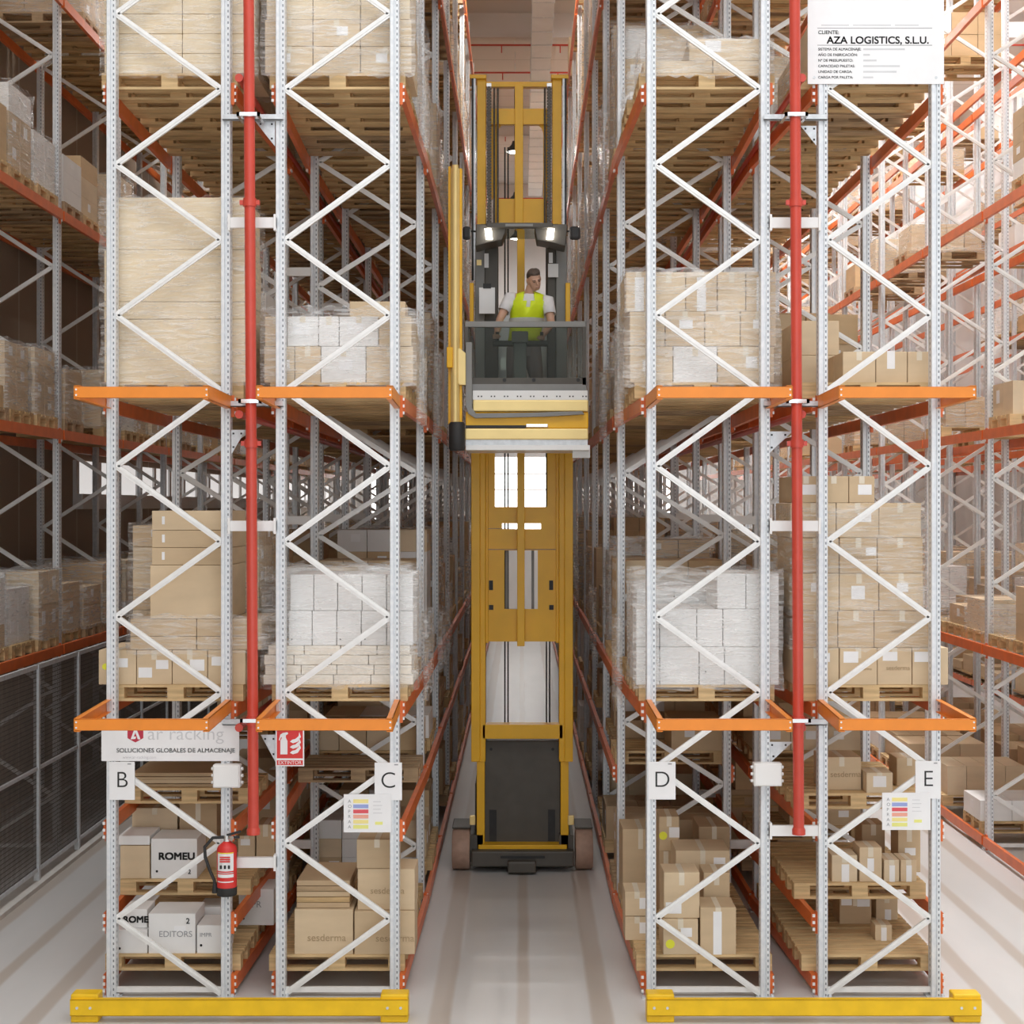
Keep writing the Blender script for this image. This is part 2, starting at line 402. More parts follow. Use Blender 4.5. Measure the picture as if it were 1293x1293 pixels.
for r, (p0, p1, n0, words_, side) in ROWS.items():
    for n in range(n0, NB):
        xa, xb = posts(r, n); W = xb-xa; cx = (xa+xb)/2
        inner_right = r in 'BDF' if r in 'BCDE' else r == 'F'
        inner_right = {'A': False, 'B': True, 'C': False, 'D': True, 'E': False, 'F': True, 'G': False, 'H': True}[r]
        lab = 'galvanised upright frame with zigzag bracing, %s from the front in %s' % (ORD[n-n0] if r in 'BCDE' else ORD[n-n0], words_)
        if n <= 3:
            t = thing('upright_frame', lab, 'rack frame', (cx, fy(n), 0), 'upright frames of '+words_)
            for s in (-1, 1):
                put('post', post_me, t, (s*W/2, 0, 0)); put('foot_plate', foot_me, t, (s*W/2, 0, 0))
            hz = MB().box(-W/2+.03, W/2-.03, -.015, .015, .04, .085)
            hz.build('bottom_strut', 'brace', t)
            for k in range(21):
                up = (k % 2 == 0) == inner_right
                put('brace', brace_mesh(W, up), t, (0, -.02, .03+.66*k+.0))
        else:
            key = (round(W, 3), inner_right)
            if key not in far_cache:
                mb = MB()
                for s in (-1, 1): mb.vprism([(x+s*W/2, y) for x, y in prof], 0, H, 0)
                a = W/2-.04
                for k in range(21):
                    s = 1 if (k % 2 == 0) == inner_right else -1
                    mb.bar((a*s, -.02, .03+.66*k), (-a*s, -.02, .69+.66*k), .05, .028, 1)
                far_cache[key] = mb.mesh('upright_frame', ['steel', 'brace'])
            o = put('upright_frame', far_cache[key], None, (cx, fy(n), 0))
            tag(o, lab, 'rack frame', 'upright frames of '+words_)

def levels_of(r, b):
    if r == 'A': return ['low', 'mid', 'high', 'top', 'crest']
    if r in 'FGH': return ['floor', 'low', 'mid', 'high', 'top', 'crest']
    L = ['floor', 'low', 'mid', 'high', 'top', 'crest']
    if r in 'BE': L[1:1] = ['shin', 'waist']
    if r == 'C' or (r == 'D' and b > 0): L[1:1] = ['waist']
    return L
beam_cache = {}
stuff_beams = MB()
def beam_section(mb, x0, y0, x1, y1, z, s, mi=0):
    # step-shaped hollow beam: tall body with a ledge on the load side
    mb.bar((x0, y0, z), (x1, y1, z), .045, .12, mi, up=(0, 0, 1)) if False else None
    a, b = .022, .06
    vs = [(x0-a, y0, z-b), (x0+a, y0, z-b), (x0+a, y0, z+b), (x0-a, y0, z+b), (x1-a, y1, z-b), (x1+a, y1, z-b), (x1+a, y1, z+b), (x1-a, y1, z+b)]
    mb.add(vs, [(0, 1, 2, 3), (7, 6, 5, 4), (0, 4, 5, 1), (1, 5, 6, 2), (2, 6, 7, 3), (3, 7, 4, 0)], mi)
conn_me = {}
for s in (-1, 1):
    mb = MB()
    mb.box(-.006, .006, -.035, .035, -.11, .08); mb.box(-.006+.012*s, .006+.02*s, -.035, -.028, -.11, .08)
    for k in range(3): mb.box(min(.014*s, .04*s), max(.014*s, .04*s), -.034, -.02, -.085+.06*k, -.06+.06*k, 1 if k != 1 else 1)
    conn_me[s] = mb.mesh('end_connector', ['orange', 'brace'])
NBEAM = 0
for r in ROWS:
    n0 = ROWS[r][2]
    for b in range(n0, NB-1):
        for lv in levels_of(r, b):
            z = LV[lv]
            for s, q in ((-1, 0), (1, 1)):
                xs, xe = posts(r, b)[q]+s*.066, posts(r, b+1)[q]+s*.066
                ys, ye = fy(b)+.03, fy(b+1)-.03
                indiv = (r in 'BCDE' and (b <= 2 and lv != 'crest' or (b == 3 and lv not in ('top', 'crest'))) ) or (r in 'AF' and b <= 3 and lv not in ('top', 'crest'))
                if not indiv:
                    beam_section(stuff_beams, xs, ys, xe, ye, z, s); continue
                NBEAM += 1
                me = MB(); beam_section(me, 0, 0, xe-xs, ye-ys, 0, s)
                aisle = {'A': 1, 'B': -1, 'C': 1, 'D': -1, 'E': 1, 'F': -1}[r] == s
                sidew = 'aisle side' if aisle else ('wall side' if r == 'A' else 'far side' if r == 'F' else 'pipe side')
                o = me.build('rack_beam', 'orange', None, (xs, ys, z))
                tag(o, 'orange beam, %s, %s, bay %s, %s' % (words_ if False else ROWS[r][3], LNAME[lv], ['one', 'two', 'three', 'four'][b], sidew), 'rack beam', 'orange load beams of '+ROWS[r][3])
                if b <= 1:
                    put('end_connector', conn_me[s], o, (-.022*s, -.005, 0))
                    put('end_connector', conn_me[s], o, (xe-xs-.022*s, ye-ys+.0, 0))
o = stuff_beams.build('rack_beams', 'orange', fix=False)
tag(o, 'orange and reddish beams receding along all racks beyond the nearest bays', 'rack beams', None, 'stuff')

# row spacers, pipe struts and gussets between the back-to-back racks
for g, (xl, xr) in (('B and C', (-2.584, -2.105)), ('D and E', (2.135, 2.64))):
    for k, y in enumerate((282, 664, 1088 if g[0] == 'B' else 1048)):
        z = px(0, y, 13.15)[1]
        o = MB().box(xl+.03, xr-.03, -.02, .02, -.045, .045).box(xl+.03, xl+.05, -.035, .035, -.07, .07).box(xr-.05, xr-.03, -.035, .035, -.07, .07).build('row_spacer', 'white', None, (0, 13.13, z))
        tag(o, 'white spacer bar joining racks %s beside the red pipe, %s' % (g, ['uppermost', 'middle one', 'lowest near the floor'][k]), 'spacer', 'row spacers at the rack ends')
for n in range(1, 6):
    for g, (xl, xr) in (('B and C', (-2.515, -2.195)), ('D and E', (2.185, 2.51))):
        for k, z in enumerate((.72, 4.15, 6.78)):
            o = MB().box(xl+.03, xr-.03, -.02, .02, -.045, .045).build('row_spacer', 'white', None, (0, fy(n)-.06, z))
            tag(o, 'white spacer bar joining racks %s at frame %s, %s' % (g, ['two', 'three', 'four', 'five', 'six'][n-1], ['lowest', 'middle', 'highest']
[k]), 'spacer', 'row spacers deeper in the racks')
# red stand pipes
for g, xt, xb, zz in (('B and C', 313.5, 320, 1052), ('D and E', 1003, 1008.5, 1052)):
    Y = 12.95
    x1, _ = px(xt, 0, Y); x0, zb = px(xb, zz, Y)
    t = thing('red_standpipe', 'tall red sprinkler standpipe between racks %s, open end near the floor' % g, 'pipe', (x0, Y, zb), 'red standpipes at the rack ends')
    top = 11.6-zb; dx = (x1-x0)*top/(9.3-zb)
    MB().tube([(0, 0, 0), (dx, 0, top)], .047, 20).build('pipe', 'red', t)
    MB().tube([(0, 0, -.01), (0, 0, .03), (0, 0, .05)], [.058, .058, .048], 20).build('end_collar', 'red', t)
    for yy in (256, 910, 560):
        zc = px(0, yy, Y)[1]-zb; xx = dx*zc/top
        MB().tube([(xx, 0, zc-.035), (xx, 0, zc+.035)], .058, 20).box(xx-.085, xx-.055, -.02, .02, zc-.02, zc+.02).box(xx+.055, xx+.085, -.02, .02, zc-.02, zc+.02).build('coupling', 'red', t)
    for yy in (146, 507, 909):
        zc = px(0, yy, Y)[1]-zb; xx = dx*zc/top
        c = MB().tube([(xx, 0, zc-.018), (xx, 0, zc+.018)], .055, 20).box(xx-.1, xx+.1, -.06, -.045, zc-.016, zc+.016).box(xx-.1, xx-.075, -.06, .2, zc-.016, zc+.016).box(xx+.075, xx+.1, -.06, .2, zc-.016, zc+.016)
        c.build('pipe_clamp', 'chrome', t)
    xl, xr = (-2.584, -2.105) if g[0] == 'B' else (2.135, 2.64)
    for k, yy in enumerate((148, 510, 912)):
        z = px(0, yy, 13.12)[1]
        mb = MB().box(xl-.02, xr+.03, -.02, .02, -.025, -.017).box(xl-.02, xr+.03, -.02, -.014, -.025, .025).box(xl-.02, xr+.03, .014, .02, -.025, .025)
        o = mb.build('mounting_strut', 'steel', None, (0, 13.135, z))
        tag(o, 'galvanised strut holding the red pipe between racks %s, %s' % (g, ['uppermost', 'middle one behind the rail', 'lowest behind the rail'][k]), 'strut', 'pipe mounting struts')
for k, (pts, w) in enumerate(((((322, 153), (348, 153), (348, 186)), 'rack C beside the red pipe, high up'), (((293, 543), (311, 543), (293, 574)), 'rack B below the upper rail'),
        (((330, 927), (349, 927), (349, 962)), 'rack C beside the fire sign'), (((969, 936), (1000, 936), (972, 962)), 'rack D above the junction box'), (((1010, 160), (1030, 160), (1030, 185)), 'rack E below the large white board'), (((969, 545), (1000, 545), (969, 574)), 'rack D below the upper rail'))):
    Y = 13.2; pl = [px(x, y, Y) for x, y in pts]
    mb = MB().prism(pl, -.003, .003)
    cxg = sum(p[0] for p in pl)/3; czg = sum(p[1] for p in pl)/3
    for i in range(3):
        hx, hz = cxg+(pl[i][0]-cxg)*.55, czg+(pl[i][1]-czg)*.55
        mb.cbox(hx, -.004, hz, .016, .004, .016, 1)
    o = mb.build('gusset_plate', ['steel', 'black'], None, (0, Y-.03, 0))
    tag(o, 'triangular perforated steel gusset plate on '+w, 'bracket', 'gusset plates')
# in-rack sprinkler pipes along the gaps
for g, x in (('B and C', -2.43), ('D and E', 2.42)):
    for lv, dz in (('high', .06), ('mid', -.1), ('low', -.12)):
        z = LV[lv]+dz
        t = thing('rack_sprinkler_pipe', 'red sprinkler pipe running back between racks %s at %s' % (g, LNAME[lv]), 'pipe', (x, 12.98, z), 'sprinkler pipes between the racks')
        MB().tube([(0, 0, 0), (0, 36, 0)], .03, 10).build('pipe', 'red', t)
        MB().tube([(0, -.02, 0), (0, .03, 0)], .036, 12).build('end_cap', 'red', t)

# orange end rails at the two levels of every rack end
RZ = 12.0
for r, x0, x1 in (('B', 93, 264), ('C', 323, 496), ('D', 829, 1001), ('E', 1059, 1233)):
    for lv, yc, w in (('mid', 495.3, 'upper'), ('low', 915.5, 'lower')):
        xa, z = px(x0, yc, RZ); xb, _ = px(x1, yc, RZ); L = xb-xa
        t = thing('end_rail', '%s orange end rail jutting out in front of rack %s' % (w, r), 'rail', (xa, RZ, z), 'orange end rails in front of the racks')
        hh = .045
        mb = MB().box(0, L, 0, .006, -hh, hh).box(0, L, 0, .05, hh-.006, hh).box(0, L, 0, .05, -hh, -hh+.006)
        mb.build('front_rail', 'orange_rail', t, bevel=.003)
        for e in (.02, L-.02):
            for zz in (-.022, .022):
                MB().tube([(e, -.004, zz), (e, 0, zz)], .008, 8).build('bolt', 'brace', t)
        pa, pb = posts(r, 0)
        for s, xp, xr in ((-1, pa-.05, 0), (1, pb+.05, L)):
            xe = xp-xa; D = 13.16-RZ
            mb = MB()
            for q0, q1, wd_ in ((-.055, -.049, .05), (.049, .055, .05)):
                mb.add([(xr, 0, q0), (xr-s*wd_, 0, q0), (xe-s*wd_, D, q0), (xe, D, q0), (xr, 0, q1), (xr-s*wd_, 0, q1), (xe-s*wd_, D, q1), (xe, D, q1)],
                   [(0, 3, 2, 1), (4, 5, 6, 7), (0, 1, 5, 4), (1, 2, 6, 5), (2, 3, 7, 6), (3, 0, 4, 7)])
            mb.add([(xr, 0, -.055), (xr-s*.006, 0, -.055), (xe-s*.006, D, -.055), (xe, D, -.055), (xr, 0, .055), (xr-s*.006, 0, .055), (xe-s*.006, D, .055), (xe, D, .055)],
                   [(0, 3, 2, 1), (4, 5, 6, 7), (0, 1, 5, 4), (1, 2, 6, 5), (2, 3, 7, 6), (3, 0, 4, 7)])
            mb.build('arm', 'orange_rail', t)

# yellow floor guards
for g, x0, x1 in (('B and C', 88, 515), ('D and E', 817, 1240)):
    Y = 12.5
    xa, _ = px(x0, 1264, Y); xb, _ = px(x1, 1264, Y); zt = .20
    t = thing('floor_guard', 'low yellow guard rail on the floor in front of racks %s' % g, 'guard rail', (xa, Y, 0), 'yellow floor guards')
    L = xb-xa
    MB().box(0, L, 0, .012, .06, zt).box(0, L, 0, .06, zt-.012, zt).box(0, L, 0, .06, .06, .072).build('rail', 'guard', t, bevel=.005)
    for s, e in ((0, 'left'), (1, 'right')):
        a, b = (0, .23) if s == 0 else (L-.23, L)
        MB().box(a, b, .02, .17, .0, .235).build('end_block', 'guard', t, bevel=.012)
        for q in (.06, .17):
            MB().tube([(a+q, -.006, .13), (a+q, 0, .13)], .012, 8).build('bolt', 'steel', t)

# ------------------------------------------------------------------ pallets
def pallet_parts():
    P = {}
    d = MB()
    for k in range(5): d.cbox(0, -.4+.0725+.16375*k, .133, 1.2, .145 if k % 2 == 0 else .10, .022)
    for x in (-.5275, 0, .5275): d.cbox(x, 0, .111, .145, .8, .022)
    P['deck'] = d.mesh('deck', 'wood_b')
    P['block'] = MB().cbox(0, 0, .061, .145, .12, .078).mesh('block', 'wood_b')
    P['skid'] = MB().cbox(0, 0, .011, 1.2, .12, .022).mesh('skid', 'wood_b')
    return P
PP = pallet_parts()
def pallet_mb(mb, x, y, z, mi=0, fine=True, rz=0):
    for k in range(5): mb.cbox(x, y-.4+.0725+.16375*k, z+.133, 1.2, .145 if k % 2 == 0 else .10, .022, mi)
    for q in (-.5275, 0, .5275): mb.cbox(x+q, y, z+.111, .145, .8, .022, mi)
    for q in (-.5275, 0, .5275):
        if fine:
            for w in (-.34, 0, .34): mb.cbox(x+q, y+w, z+.061, .145, .12, .078, mi)
    for w in (-.34, 0, .34): mb.cbox(x, y+w, z+.011, 1.2, .12, .022, mi)
pal_mes = []
for w in ('wood', 'wood_b', 'wood_c'):
    mb = MB(); pallet_mb(mb, 0, 0, 0); pal_mes.append(mb.mesh('wooden_pallet', w))
rnd = random.Random(7)
stuff_pallets = MB(); cartons = MB(); films = MB()
NPAL = 0
POSW = ['front', 'second', 'third']
def pallet_label(r, lv, b, p):
    return 'wooden pallet, %s, %s, %s in bay %s' % (LNAME[lv], ROWS[r][3], POSW[p], ['one', 'two', 'three', 'four'][b])
def add_pallet(r, lv, b, p, x, y, z):
    "y = centre of the pallet; z = its underside"
    global NPAL
    indiv = (r in 'BCDE' and b <= 2 and lv not in ('top', 'crest')) or (r in 'AF' and b in (2,) and lv not in ('top', 'crest'))
    if not indiv:
        pallet_mb(stuff_pallets, x, y, z, rnd.choice((0, 0, 1, 2)), fine=(b < 6)); return
    NPAL += 1
    if b == 0 and p == 0 and lv not in ('top', 'crest'):
        t = thing('wooden_pallet', pallet_label(r, lv, b, p), 'pallet', (x, y, z), 'wooden pallets')
        put('deck', PP['deck'], t)
        for q in (-.5275, 0, .5275):
            for w in (-.34, 0, .34): put('block', PP['block'], t, (q, w, 0))
        for w in (-.34, 0, .34): put('skid', PP['skid'], t, (0, w, 0))
        return t
    o = put('wooden_pallet', rnd.choice(pal_mes), None, (x, y, z))
    return tag(o, pallet_label(r, lv, b, p), 'pallet', 'wooden pallets')

# ------------------------------------------------------------------ loads
CT = ['card0', 'card1', 'card2', 'card3', 'card4', 'whitecard', 'paper', 'tape', 'bigcard']
def film_ring(mb, x0, x1, y0, y1, z0, z1, rn, mi=0, seg=.09, amp=.022, top=False):
    pts = []
    def run(ax, ay, bx, by):
        k = max(2, int(max(abs(bx-ax), abs(by-ay))/seg))
        for i in range(k): pts.append((ax+(bx-ax)*i/k, ay+(by-ay)*i/k))
    run(x0, y0, x1, y0); run(x1, y0, x1, y1); run(x1, y1, x0, y1); run(x0, y1, x0, y0)
    cx, cy = (x0+x1)/2, (y0+y1)/2
    kz = max(2, int((z1-z0)/.12)); rings = []
    for j in range(kz+1):
        z = z0+(z1-z0)*j/kz; ring = []
        for (x, y) in pts:
            a = rn.random()*amp
            dx = (x-cx); dy = (y-cy); l = math.hypot(dx, dy)
            ring.append((x+dx/l*a, y+dy/l*a, z+rn.uniform(-.02, .02)))
        rings.append(ring)
    mb.loft(rings, mi, caps=False, smooth=True)
def random_load(x, yc, z, r, rn, h, white=False, wrap=True, lod=0, film_amp=.03):
    "boxes on a deeper pallet, drawn together as part of the mass of cartons"
    w = rn.uniform(1.05, 1.22); dp = rn.uniform(.72, .82)
    base = rn.choice((0, 1, 2, 3, 4)) if not white else 5
    lh = rn.choice((.2, .26, .32, .4)); nx = rn.choice((2, 3, 3, 4)); z1 = z
    nl = max(1, int(h/lh))
    for k in range(nl):
        if k == nl-1 and rn.random() < .4: n_drop = rn.randint(0, 1)
        else: n_drop = 0
        for i in range(nx):
            if i < n_drop: continue
            bw = w/nx
            X0 = x-w/2+bw*i; mi = base if rn.random() < .8 else rn.choice((0, 1, 2, 3, 4, 5))
            for y0, y1 in ((yc-dp/2, yc), (yc, yc+dp/2)) if lod == 0 else ((yc-dp/2, yc+dp/2),):
                j = rn.uniform(0, .012)
                cartons.box(X0+.004, X0+bw-.004, y0+j, y1-.004, z1, z1+lh-.003, mi)
                if lod == 0 and rn.random() < .35:
                    q = rn.uniform(.1, .5)*bw
                    cartons.box(X0+q, X0+q+.11, y0+j-.002, y0+j, z1+lh*.45, z1+lh*.8, 6)
                if lod < 2 and rn.random() < .4:
                    for sx in ((X0+.002, X0+.004) if i == 0 else (X0+bw-.004, X0+bw-.002),):
                        cartons.box(sx[0], sx[1], (y0+y1)/2-.06, (y0+y1)/2+.06, z1+lh*.4, z1+lh*.8, 6)
        z1 += lh
    if wrap:
        film_ring(films, x-w/2-.015, x+w/2+.015, yc-dp/2-.015, yc+dp/2+.015, z-.03, z1+.03, rn, rn.choice((0, 0, 1)), .12 if lod == 0 else .2, film_amp)
    return z1
box_cache = {}
def carton_mesh(w, d, h, mat):
    k = (round(w, 3), round(d, 3), round(h, 3), mat)
    if k not in box_cache:
        mb = MB().box(-w/2, w/2, 0, d, 0, h); me = mb.mesh('carton', mat)
        bm = bmesh.new(); bm.from_mesh(me)
        bmesh.ops.bevel(bm, geom=list(bm.edges), offset=.006, segments=2, affect='EDGES', profile=.6)
        bm.to_mesh(me); bm.free(); box_cache[k] = me
    return box_cache[k]
NBOX = 0
def carton(x0, x1, yt, yb, Y, d, mat, label, cat='box', group=None, lbl=None, tape=True, txt=None, dot=None, name='carton', rn=rnd, z_over=None):
    "a box whose front the photograph shows between x0..x1, yt..yb, standing at distance Y"
    global NBOX; NBOX += 1
    xa, zt = px(x0, yt, Y); xb, zb = px(x1, yb, Y)
    if z_over is not None: zt += z_over-zb; zb = z_over
    w, h = xb-xa-.006, zt-zb-.003
    o = put(name, carton_mesh(w, d, h, mat), None, ((xa+xb)/2, Y+rn.uniform(0, .01), zb), rot=(0, 0, rn.uniform(-.012, .012)))
    tag(o, label, cat, group)
    if tape:
        MB().box(-.024, .024, -.0012, .004, h*.72, h+.0012).box(-.024, .024, -.0012, d*.98, h, h+.0012).build('tape', 'tape', o)
    if lbl:
        for (a, b, ww, hh) in lbl:
            MB().box(-w/2+a*w, -w/2+a*w+ww, -.0022, .002, b*h, b*h+hh).build('label', 'paper', o)
    if dot:
        a, b, rr = dot
        MB().tube([(-w/2+a*w, -.0025, b*h), (-w/2+a*w, .001, b*h)], rr, 16).build('sticker', 'ytape', o)
    if txt:
        for (s, a, b, sz, ink, bold, *ex) in txt:
            text(s, 'lettering', ink, o, (-w/2+a*w, -.003, b*h), sz, bold=bold, sx=ex[0] if ex else 1)
    return o
LABS = ([(.12, .45, .1, .075)], [(.55, .5, .11, .08)], None, [(.3, .15, .09, .07)], None, [(.6, .55, .12, .09), (.1, .3, .08, .05)])
COLW = {1: ['only box'], 2: ['left', 'right'], 3: ['left', 'middle', 'right']}
def colw(i, n): return COLW[n][i] if n in COLW else ORD[i]+' from left'
LAYW = ['bottom', 'second', 'third', 'fourth', 'fifth', 'sixth', 'seventh']
def stack(r, lv, Y, ztop, layers, where, d=.39, back=True, group=None):
    """layers bottom first: (height in photo pixels, x edges, material, describing words, opts). Front row: one carton each; the row behind joins the mass."""
    z = ztop; k = F/Y
    for li, (hpx, xs, mat, desc, opt) in enumerate(layers):
        n = len(xs)-1
        for i in range(n):
            lab = ('%s, %s, %s layer, %s' % (desc, colw(i, n), LAYW[li], where)).replace(', only box', '')
            carton(xs[i], xs[i+1], 0, hpx, Y, d if not opt.get('deep') else .78, mat if isinstance(mat, str) else mat[i % len(mat)], lab, 'box' if not opt.get('cat') else opt['cat'], group or 'boxes of the load at '+where,
               lbl=opt.get('lbl', LABS)[(i+li) % len(opt.get('lbl', LABS))] if opt.get('lbl', LABS) else None, tape=opt.get('tape', True),
               txt=opt.get('txt', {}).get(i), dot=opt.get('dot', {}).get(i), name=opt.get('name', 'carton'), z_over=z)
            if back and not opt.get('deep'):
                xa, _ = px(xs[i], 0, Y); xb, _ = px(xs[i+1], 0, Y)
                mi = CT.index(mat) if mat in CT else 3
                cartons.box(xa+.004, xb-.004, Y+d+.01, Y+.78, z, z+hpx/k-.004, mi)
        z += hpx/k
    return z
NWRAP = 0
def wrap(label, x0, x1, yt, Y, zb, mat='film', d=.8, amp=.025, grow=.014, seed=1):
    xa, zt = px(x0, yt, Y); xb, _ = px(x1, yt, Y)
    mb = MB(); film_ring(mb, xa-grow, xb+grow, Y-grow, Y+d+grow, zb-.04, zt+.015, random.Random(seed), 0, .06, amp)
    o = mb.build('stretch_film', mat, fix=False)
    return tag(o, label, 'plastic film', 'stretch film around loads')

FYF = 13.33                    # front face of the front pallets
POS = [FYF+.4, FYF+.4+.87, FYF+.4+1.74]
RC = {r: (ROWS[r][1][0]+ROWS[r][1][1])/2 for r in ROWS}
done = set()                   # (row, level, bay, pos) that get a hand-made load
def ztop(lv): return LV[lv]+.06+.144+.002
W_ = lambda r, lv: '%s, %s' % (ROWS[r][3], LNAME[lv])

# --- rack B
stack('B', 'low', FYF+.02, ztop('low'), [
  (44, (124, 172, 217, 262, 310), 'card1', 'brown carton with delivery label', {'lbl': ([(.42, .5, .12, .08)], [(.05, .2, .12, .09), (.55, .45, .11, .08)], [(.5, .4, .13, .1)], [(.1, .55, .1, .08)]), 'dot': {0: (.18, .52, .028)}}),
  (17, (164, 248, 331), 'card0', 'flat brown carton', {'lbl': None, 'tape': False}),
  (22, (164, 248, 331), 'card0', 'shallow brown carton', {'lbl': None, 'tape': False}),
  (68, (189, 291), 'card1', 'large plain brown carton', {'deep': 1, 'lbl': None, 'tape': False}),
  (22, (191, 290), 'card0', 'flat wide brown carton', {'deep': 1, 'lbl': ([(.13, .3, .025, .07)],), 'tape': False}),
  (22, (191, 290), 'card0', 'flat wide brown carton', {'deep': 1, 'lbl': ([(.13, .3, .025, .07)],), 'tape': False}),
  (25, (191, 290), 'card1', 'flat wide brown carton', {'deep': 1, 'lbl': ([(.13, .3, .025, .07)],), 'tape': False})], W_('B', 'low'))
wrap('loose clear film hanging over middle layers of rack B load, lower rail level', 164, 332, 778, FYF+.02, ztop('low')+.3, seed=3, amp=.04)
stack('B', 'mid', FYF, ztop('mid'), [
  (80, (131, 311), 'bigcard', 'large pale brown carton', {'deep': 1, 'lbl': None, 'tape': False}),
  (22, (131, 311), 'bigcard', 'shallow pale brown carton', {'deep': 1, 'lbl': None, 'tape': False}),
  (66, (131, 311), 'bigcard', 'large pale brown carton', {'deep': 1, 'lbl': None, 'tape': False}),
  (66, (133, 309), 'bigcard', 'large pale brown carton', {'deep': 1, 'lbl': None, 'tape': False})], W_('B', 'mid'))
wrap('clear film wrapped around tall pale carton stack, rack B upper rail level', 130, 312, 250, FYF, ztop('mid'), seed=4)
stack('B', 'high', FYF, ztop('high'), [
  (25, (131, 230, 322), 'bigcard', 'flat pale carton', {'lbl': None, 'tape': False}), (25, (131, 230, 322), 'bigcard', 'flat pale carton', {'lbl': None, 'tape': False}),
  (25, (131, 230, 322), 'bigcard', 'flat pale carton', {'lbl': None, 'tape': False}), (25, (131, 230, 322), 'bigcard', 'flat pale carton', {'lbl': None, 'tape': False}), (25, (131, 230, 322), 'bigcard', 'flat pale carton', {'lbl': None, 'tape': False})], W_('B', 'high'))
wrap('clear film around the flat pale cartons, rack B high level', 130, 323, -32, FYF, ztop('high'), seed=5)
# --- rack C
sk = {'lbl': None, 'tape': False, 'name': 'paper_sack', 'cat': 'sack'}
z = stack('C', 'low', FYF+.02, ztop('low'), [
  (12.5, (332, 374, 421, 468, 522), 'sack', 'pale paper sack', sk), (12.5, (334, 380, 425, 472, 520), 'sack', 'pale paper sack', sk),
  (12.5, (333, 371, 418, 465, 520), 'sack', 'pale paper sack', sk), (12, (338, 384, 430, 476, 518), 'sack', 'pale paper sack', sk),
  (44, (364, 394, 425, 456, 488, 522), 'whitecard', 'white printed carton', {'tape': False, 'lbl': None, 'txt': {i: [('abc-%d' % 1 if 0 else '\u2022', .1, .12, .05, 'ink', 0)] for i in (0, 2, 3)}}),
  (46, (366, 396, 426, 457, 488, 522), 'whitecard', 'white printed carton', {'tape': False, 'lbl': None})], W_('C', 'low'))
wrap('cloudy film around white cartons and sacks, rack C lower rail level', 333, 523, 719, FYF+.02, ztop('low'), 'film', seed=6)
stack('C', 'mid', FYF+.02, ztop('mid'), [
  (46, (333, 372, 405, 462, 522), ('card3', 'card1', 'whitecard', 'card3'), 'pale carton under film', {'lbl': ([(.4, .35, .12, .09)], None)}),
  (38, (334, 362, 402, 428, 478, 520), ('card3', 'whitecard', 'whitecard', 'whitecard', 'card3'), 'pale carton under film', {'lbl': ([(.2, .4, .14, .1)], None)})], W_('C', 'mid'))
carton(441, 512, 372, 398, FYF+.42, .36, 'card1', 'plain tan carton on top of rack C load, upper rail level', group='boxes on top', lbl=None, z_over=ztop('mid')+84*FYF/F)
wrap('crinkled film around pale cartons, rack C upper rail level', 332, 522, 390, FYF+.02, ztop('mid'), 'film_thick', seed=7)
stack('C', 'high', FYF, ztop('high'), [
  (34, (334, 395, 455, 520), 'card3', 'pale carton under film', {'lbl': ([(.3, .4, .1, .08)], None)}), (34, (334, 395, 455, 520), 'card3', 'pale carton under film', {'lbl': ([(.5, .4, .1, .08)], None)}), (34, (336, 395, 455, 518), 'bigcard', 'pale carton under film', {'lbl': None}), (34, (336, 395, 455, 518), 'bigcard', 'pale carton under film', {'lbl': None})], W_('C', 'high'))
wrap('crinkled film around pale cartons, rack C high level', 333, 521, -40, FYF, ztop('high'), 'film_thick', seed=8)
# --- rack D
wt = {'tape': False, 'lbl': None}
stack('D', 'low', FYF, ztop('low'), [
  (48, (803, 833, 883, 915, 984), 'whitecard', 'white carton under film', dict(wt, txt={2: [('\u2022', .2, .3, .05, 'ink', 0)], 3: [('\u2022', .8, .3, .05, 'ink', 0)]})),
  (48, (803, 833, 880, 913, 984), 'whitecard', 'white carton under film', wt),
  (45, (905, 942, 984), 'whitecard', 'white carton under film', wt)], W_('D', 'low'))
wrap('cloudy clear film around white cartons, rack D lower rail level', 803, 985, 722, FYF, ztop('low'), 'film_thick', seed=9)
stack('D', 'mid', FYF, ztop('mid'), [
  (46, (795, 850, 906, 978), ('card3', 'whitecard', 'card3'), 'pale carton under film', {'lbl': ([(.3, .3, .09, .1)], None, [(.5, .4, .1, .1)])}),
  (44, (795, 840, 890, 935, 980), ('card3', 'card1'), 'pale carton under film', {'lbl': ([(.35, .5, .12, .08)], None)}),
  (50, (790, 823, 866, 906, 942, 980), ('card1', 'card3'), 'pale brown carton under film', {'lbl': ([(.35, .0, .08, .3)], None)})], W_('D', 'mid'))
wrap('shiny crinkled film around pale cartons, rack D upper rail level', 791, 981, 342, FYF, ztop('mid'), 'film_thick', seed=10)
stack('D', 'high', FYF, ztop('high'), [
  (16, (812, 900, 972), 'card3', 'flat pale carton under film', wt), (28, (870, 972), 'card3', 'pale carton under film', {'lbl': ([(.2, .4, .14, .1)],), 'tape': False})], W_('D', 'high'))
wrap('sagging clear film over low load, rack D high level', 812, 973, 50, FYF, ztop('high'), 'film_thick', seed=11)
